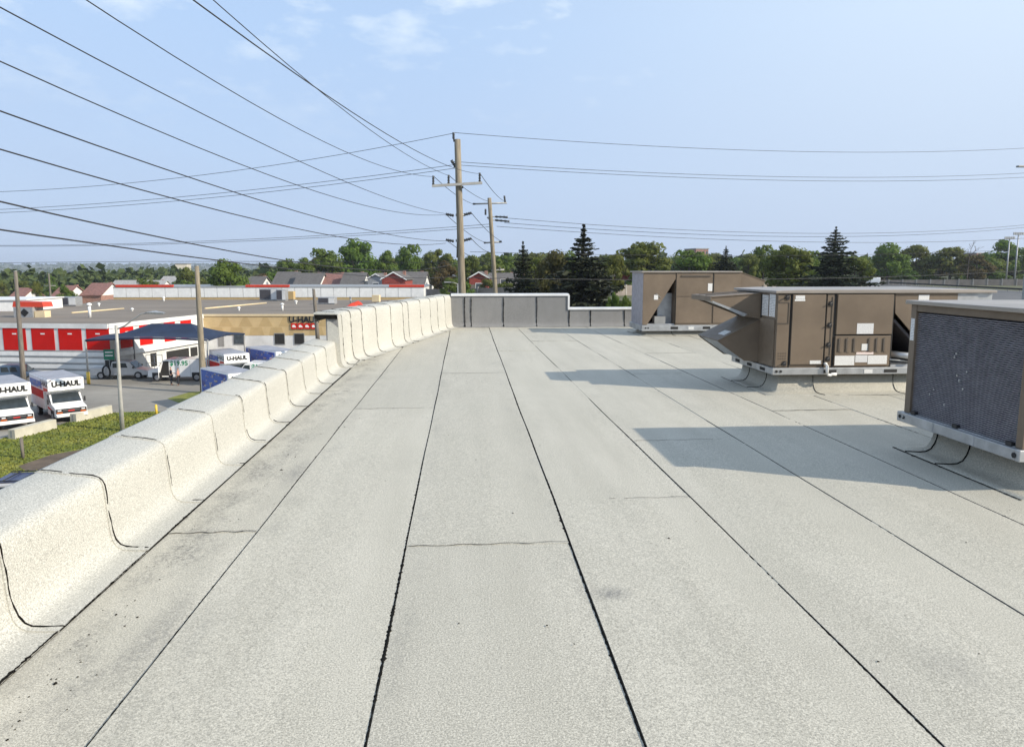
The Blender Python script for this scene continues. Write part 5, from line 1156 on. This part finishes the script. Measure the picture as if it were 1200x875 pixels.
def broad_crown(seed, m, n=5200, leaf=.016, lobes=30, base=.16, rx=.42):
    rg = np.random.default_rng(seed); L_ = []
    for k in range(lobes):
        a = rg.uniform(0, 2*PI); h = rg.uniform(0, 1); rad = (math.sin(PI*min(1, .12+.83*h))**.7)*rg.uniform(.35, 1.0); L_.append((rad*rx*.80*math.cos(a), rad*rx*.80*math.sin(a), base+.08+(1-base-.17)*h, rg.uniform(.07, .145)))
    L_ = np.array(L_); idx = rg.integers(0, lobes, n); d = rg.normal(size=(n, 3)); d /= np.linalg.norm(d, axis=1)[:, None]; r = L_[idx, 3]*rg.uniform(.35, 1.12, n)**.6; C = L_[idx, :3]+d*r[:, None]*np.array([1.15, 1.15, .85])
    C[:, 2] = np.minimum(C[:, 2], 1.0); U, V = frames(rg, n, d, .74); s = leaf*rg.uniform(.55, 1.4, n)[:, None]; return quad_mesh('crown', C, U*s, V*s*.8, m)
def spruce_crown(seed, m, tiers=26, rx=.22, leaf=.011, ragged=.25):
    rg = np.random.default_rng(seed); Cs = []; Us = []; Vs = []
    for k in range(tiers):
        t = k/(tiers-1); z = .06+.93*t; rad = rx*(1-t)**1.0*(1+rg.uniform(-ragged, ragged))*(.62 if t > .93 else 1)+.002; nb = max(4, int(11-5*t))
        for j in range(nb):
            a = 2*PI*(j+rg.uniform(0, 1))/nb; rr = rad*rg.uniform(.7, 1.12); m_ = int(20+70*rr/rx); s = rg.uniform(0, 1, m_)**.8; up = rg.uniform(-.08, .10)
            x = s*rr; zc_ = z-.10*s*rr/rx*(1-t)*.5+up*s*rr+.028*s**3*(1-t); w = min(.028*(1-t*.6), rr*.32+.0015)*(1-.55*s); lat_ = rg.normal(size=m_)*w; vert = -np.abs(rg.normal(size=m_))*.012
            C = np.stack([math.cos(a)*x-math.sin(a)*lat_, math.sin(a)*x+math.cos(a)*lat_, zc_+vert], 1); U, V = frames(rg, m_, np.tile([0, 0, 1.0], (m_, 1)), .45); q_ = leaf*(.30+.70*min(1, rr/(rx*.5)))*rg.uniform(.5, 1.35, m_)[:, None]; Cs.append(C); Us.append(U*q_*1.3); Vs.append(V*q_*.55)
    return quad_mesh('crown', np.concatenate(Cs), np.concatenate(Us), np.concatenate(Vs), m)
def trunk_mesh(seed, conifer=False):
    q = random.Random(seed); mb = MB(); mb.tube([(0,0,-.02),(.004,0,.2),(-.006,.004,.5),(0,0,.93 if conifer else .72)], [.022,.018,.012,.004] if conifer else [.026,.021,.016,.006], 8)
    if not conifer:
        for k in range(7): a = q.uniform(0, 6.28); h = q.uniform(.18, .5); r = q.uniform(.18, .33); mb.tube([(0,0,h),(r*.5*math.cos(a),r*.5*math.sin(a),h+.12),(r*math.cos(a),r*math.sin(a),h+q.uniform(.2,.38))], [.011,.008,.003], 5)
    me = bpy.data.meshes.new('trunk'); me.from_pydata(mb.v, [], mb.f); me.materials.append(M['bark']); return me
PB = {k: [broad_crown(100+i+10*j, M[k]) for i in range(3)] for j, k in enumerate(('leaf', 'leaf_olive', 'leaf_brown'))}
PS = [spruce_crown(300+i, M['needle'], 30-2*i, .24+.02*i, ragged=.26+.1*i) for i in range(3)]
TB = [trunk_mesh(i) for i in range(3)]; TS = trunk_mesh(9, True); tcount = 0
SPECIES = {'f': 'leaf', 'o': 'leaf_olive', 'b': 'leaf_brown'}
def tree(px, ytop, hw, Y, kind, label, group, zg=None):
    global tcount
    p = at_y(px, ytop, Y); zg = terrain(p.x, Y) if zg is None else zg; H_ = max(2.5, p.z-zg); w = hw*Y/FPX; i = tcount % 3; tcount += 1
    con = kind == 's'; o = empty('spruce_tree' if con else 'tree', (p.x, Y, zg-.1), 0, label, 'tree', group); rz = rnd.uniform(0, 6.28)
    cm = PS[i] if con else PB[SPECIES[kind]][i]; s = w/(.115 if con else .40)
    for nm, me in (('crown', cm), ('trunk', TS if con else TB[i])):
        c = bpy.data.objects.new(nm, me); col.objects.link(c); c.parent = o; c.scale = (s, s, H_); c.rotation_euler = (0, 0, rz)
    return o
gR, gL, gB = 'trees beyond the noise wall', 'trees behind the house row', 'background trees filling the skyline'
for (px, yt, hw, Y, k, lb, gp) in (
    (378, 289, 24, 195, 'f', 'dark round tree at the open end of the house row', gL), (418, 279, 27, 200, 'f', 'tallest bright tree above the cream gabled house', gL), (449, 292, 20, 205, 'f', 'green tree between the tall bright tree and the dark maple', gL), (481, 284, 19, 185, 'f', 'deep green maple behind the red brick gable', gL), (513, 286, 21, 190, 'o', 'pale feathery tree left of the tall utility pole', gL), (520, 303, 18, 150, 'b', 'bronze bush at the foot of the tall utility pole', gL), (355, 300, 14, 190, 'f', 'small dark tree beside the grey roofed house', gL),
    (264, 303, 28, 150, 'f', 'large light green round tree behind the red trim', gL), (217, 312, 13, 210, 'o', 'yellowish tree in front of the apartment block', gL), (306, 320, 16, 200, 'b', 'brown leafless-looking tree beside the round green tree', gL), (316, 318, 12, 215, 'f', 'small green tree by the grey roofed house', gL),
    (613, 280.5, 22, 78, 's', 'narrow dark spruce beside the shorter utility pole', gR), (684, 260, 40, 74, 's', 'big broad spruce towering over the step in the end wall', gR), (647, 290, 27, 84, 'b', 'bronze leaved tree between the two spruces', gR), (628, 300, 18, 90, 'o', 'olive shrub tree behind the narrow spruce', gR), (722, 296, 17, 100, 'o', 'thin olive tree beside the red gabled house', gR), (668, 293, 16, 110, 'f', 'bright green tree peeping behind the big spruce', gR),
    (755, 282, 36, 130, 'o', 'broad olive tree above the far rooftop unit', gR), (808, 291, 28, 140, 'f', 'bright green tree above the far rooftop unit', gR), (851, 287, 13, 118, 's', 'small dark spruce between the bright tree and pale trees', gR), (878, 296, 14, 150, 'o', 'pale tree right of the small dark spruce', gR), (896, 285, 17, 155, 'f', 'pale green tree behind the dense olive tree', gR), (926, 280, 31, 104, 'o', 'dense olive tree above the hooded rooftop unit', gR), (980, 264, 23, 96, 's', 'ragged tall spruce above the hooded rooftop unit', gR), (1003, 299, 22, 120, 'o', 'low olive tree right of the ragged spruce', gR),
    (1042, 284, 27, 142, 'f', 'green tree behind the white van', gR), (1075, 286, 24, 150, 'o', 'olive tree right of the tree behind the van', gR), (1116, 288, 25, 146, 'o', 'olive tree before the bare tree', gR), (1146, 297, 20, 140, 'b', 'bronze tree at the foot of the bare tree', gR), (1184, 279, 30, 165, 'f', 'green tree around the floodlight masts', gR), (1160, 300, 18, 150, 'f', 'low green tree left of the floodlight masts', gR), (1216, 285, 22, 150, 'f', 'green tree beyond the tall steel lamp post', gR), (553, 298, 16, 170, 'o', 'olive tree just right of the tall utility pole', gR), (592, 298, 18, 175, 'f', 'green tree between the two utility poles', gR), (576, 303, 14, 165, 'o', 'low olive tree behind the grey roofed house', gR), (830, 300, 16, 150, 'o', 'olive tree left of the small dark spruce', gR), (950, 292, 18, 150, 'f', 'green tree between the dense olive tree and ragged spruce', gR)):
    tree(px, yt, hw, Y*1.38 if px > 1010 else Y, k, lb, gp)
q = random.Random(21)
for k in range(40):
    px = 340+22.5*k+q.uniform(-7, 7); tree(px, q.uniform(295, 306), q.uniform(14, 22), q.uniform(215, 270), q.choice('ffoob'), 'distant tree filling the skyline behind the nearer trees', gB)
for k in range(36):
    px = q.uniform(-30, 340); yt = q.uniform(322, 334) if px < 200 else q.uniform(318, 330); Y = q.uniform(170, 330); tree(px, yt+ (0 if Y > 220 else 2), q.uniform(7, 13), Y, q.choice('fffo'), 'small leafy garden tree among the distant houses', 'garden trees')
for (a, b, n, y0, y1, Y) in ((740, 1200, 26, 316, 325, 122), (520, 720, 10, 324, 331, 128)):
    for k in range(n):
        px = a+(b-a)*(k+q.uniform(.2, .8))/n; yt = q.uniform(y0, y1); YY = Y+78 if px > 1000 else Y+40 if px > 860 else Y; p = at_y(px, yt, YY); tree(px, yt, q.uniform(8, 15), YY+q.uniform(0, 8), q.choice('ffo'), 'low shrub growing along the noise wall', 'shrubs along the noise wall', p.z-q.uniform(4, 5))
for (px, yt, hw) in ((722, 340, 9), (732, 343, 8), (715, 346, 7), (738, 347, 6)):
    p = at_y(px, yt, 62); tree(px, yt, hw, 62, 'f', 'pale shrub below the red gabled house', 'shrubs below the end wall', p.z-4)
# bare tree
p = at_y(1137, 281, 188); zg = terrain(p.x, 188); o = empty('tree', (p.x, 188, zg), 0, 'bare branched tree standing out above the bronze tree', 'tree', gR); H_ = p.z-zg; mb = MB(); q = random.Random(5)
def limb(a, d, L_, r, dep):
    b = a+d*L_; mb.tube([a, (a+b)/2+Vector((q.uniform(-.1,.1), q.uniform(-.1,.1), 0))*L_*.5, b], [r, r*.8, r*.55], 5)
    if dep:
        for k in range(3): limb(b if k else a+d*L_*.6, (d+Vector((q.uniform(-.75,.75), q.uniform(-.75,.75), q.uniform(-.05,.4)))).normalized(), L_*q.uniform(.5,.75), r*.55, dep-1)
limb(Vector((0,0,0)), Vector((0,0,1)), H_*.42, .2, 0); limb(Vector((0,0,H_*.4)), Vector((.05,0,1)).normalized(), H_*.24, .14, 4); mb.build('branches', M['bark'], o)
# far woodland: one mass out to the ridge
rg = np.random.default_rng(8); C = []; U_ = []; V_ = []
for k in range(7000):
    near_ = k < 3600
    D = 290*(3.6**rg.uniform(0, 1)) if near_ else 1000*(5.2**rg.uniform(0, 1)); a = rg.uniform(R(-44), R(8)) if k % 6 else rg.uniform(R(8), R(44)); x, y = D*math.sin(a), D*math.cos(a); zg = terrain(x, y)
    h = rg.uniform(4.5, 10); w = h*rg.uniform(.38, .6)*(1+D/3500); m_ = 70 if near_ else 30
    d = rg.normal(size=(m_, 3)); d /= np.linalg.norm(d, axis=1)[:, None]; d[:, 2] = np.abs(d[:, 2])*1.1-.1; lob = 1+.35*np.sin(d[:, 0]*4+k)*np.sin(d[:, 1]*5+k*2)
    c = np.array([x, y, zg+h*.35])+d*np.array([w, w, h*.62])*(lob*rg.uniform(.75, 1.05, m_))[:, None]; u, v = frames(rg, m_, d, .5); s = w*rg.uniform(.10, .24, m_)[:, None]*(1 if near_ else 1.6); C.append(c); U_.append(u*s); V_.append(v*s)
fo = bpy.data.objects.new('far_woodland', quad_mesh('far_woodland', np.concatenate(C), np.concatenate(U_), np.concatenate(V_), M['far_leaf'])); col.objects.link(fo); tag(fo, 'far wooded plain fading into the blue distance', 'woodland', kind='stuff')

# ================================================================== AIR
hz = NT('haze_air'); hz.t.nodes.remove(hz.p); pv = hz.n('ShaderNodeVolumePrincipled'); pv.inputs['Color'].default_value = (.80, .88, 1.0, 1); pv.inputs['Density'].default_value = .00017; pv.inputs['Anisotropy'].default_value = .2; hz.l(pv.outputs[0], hz.out.inputs['Volume'])
tag(MB().box(-6900, 6900, -700, 6900, -40, 60).build('haze', hz.mat), 'thin pale air haze over the whole place', 'haze', kind='stuff')
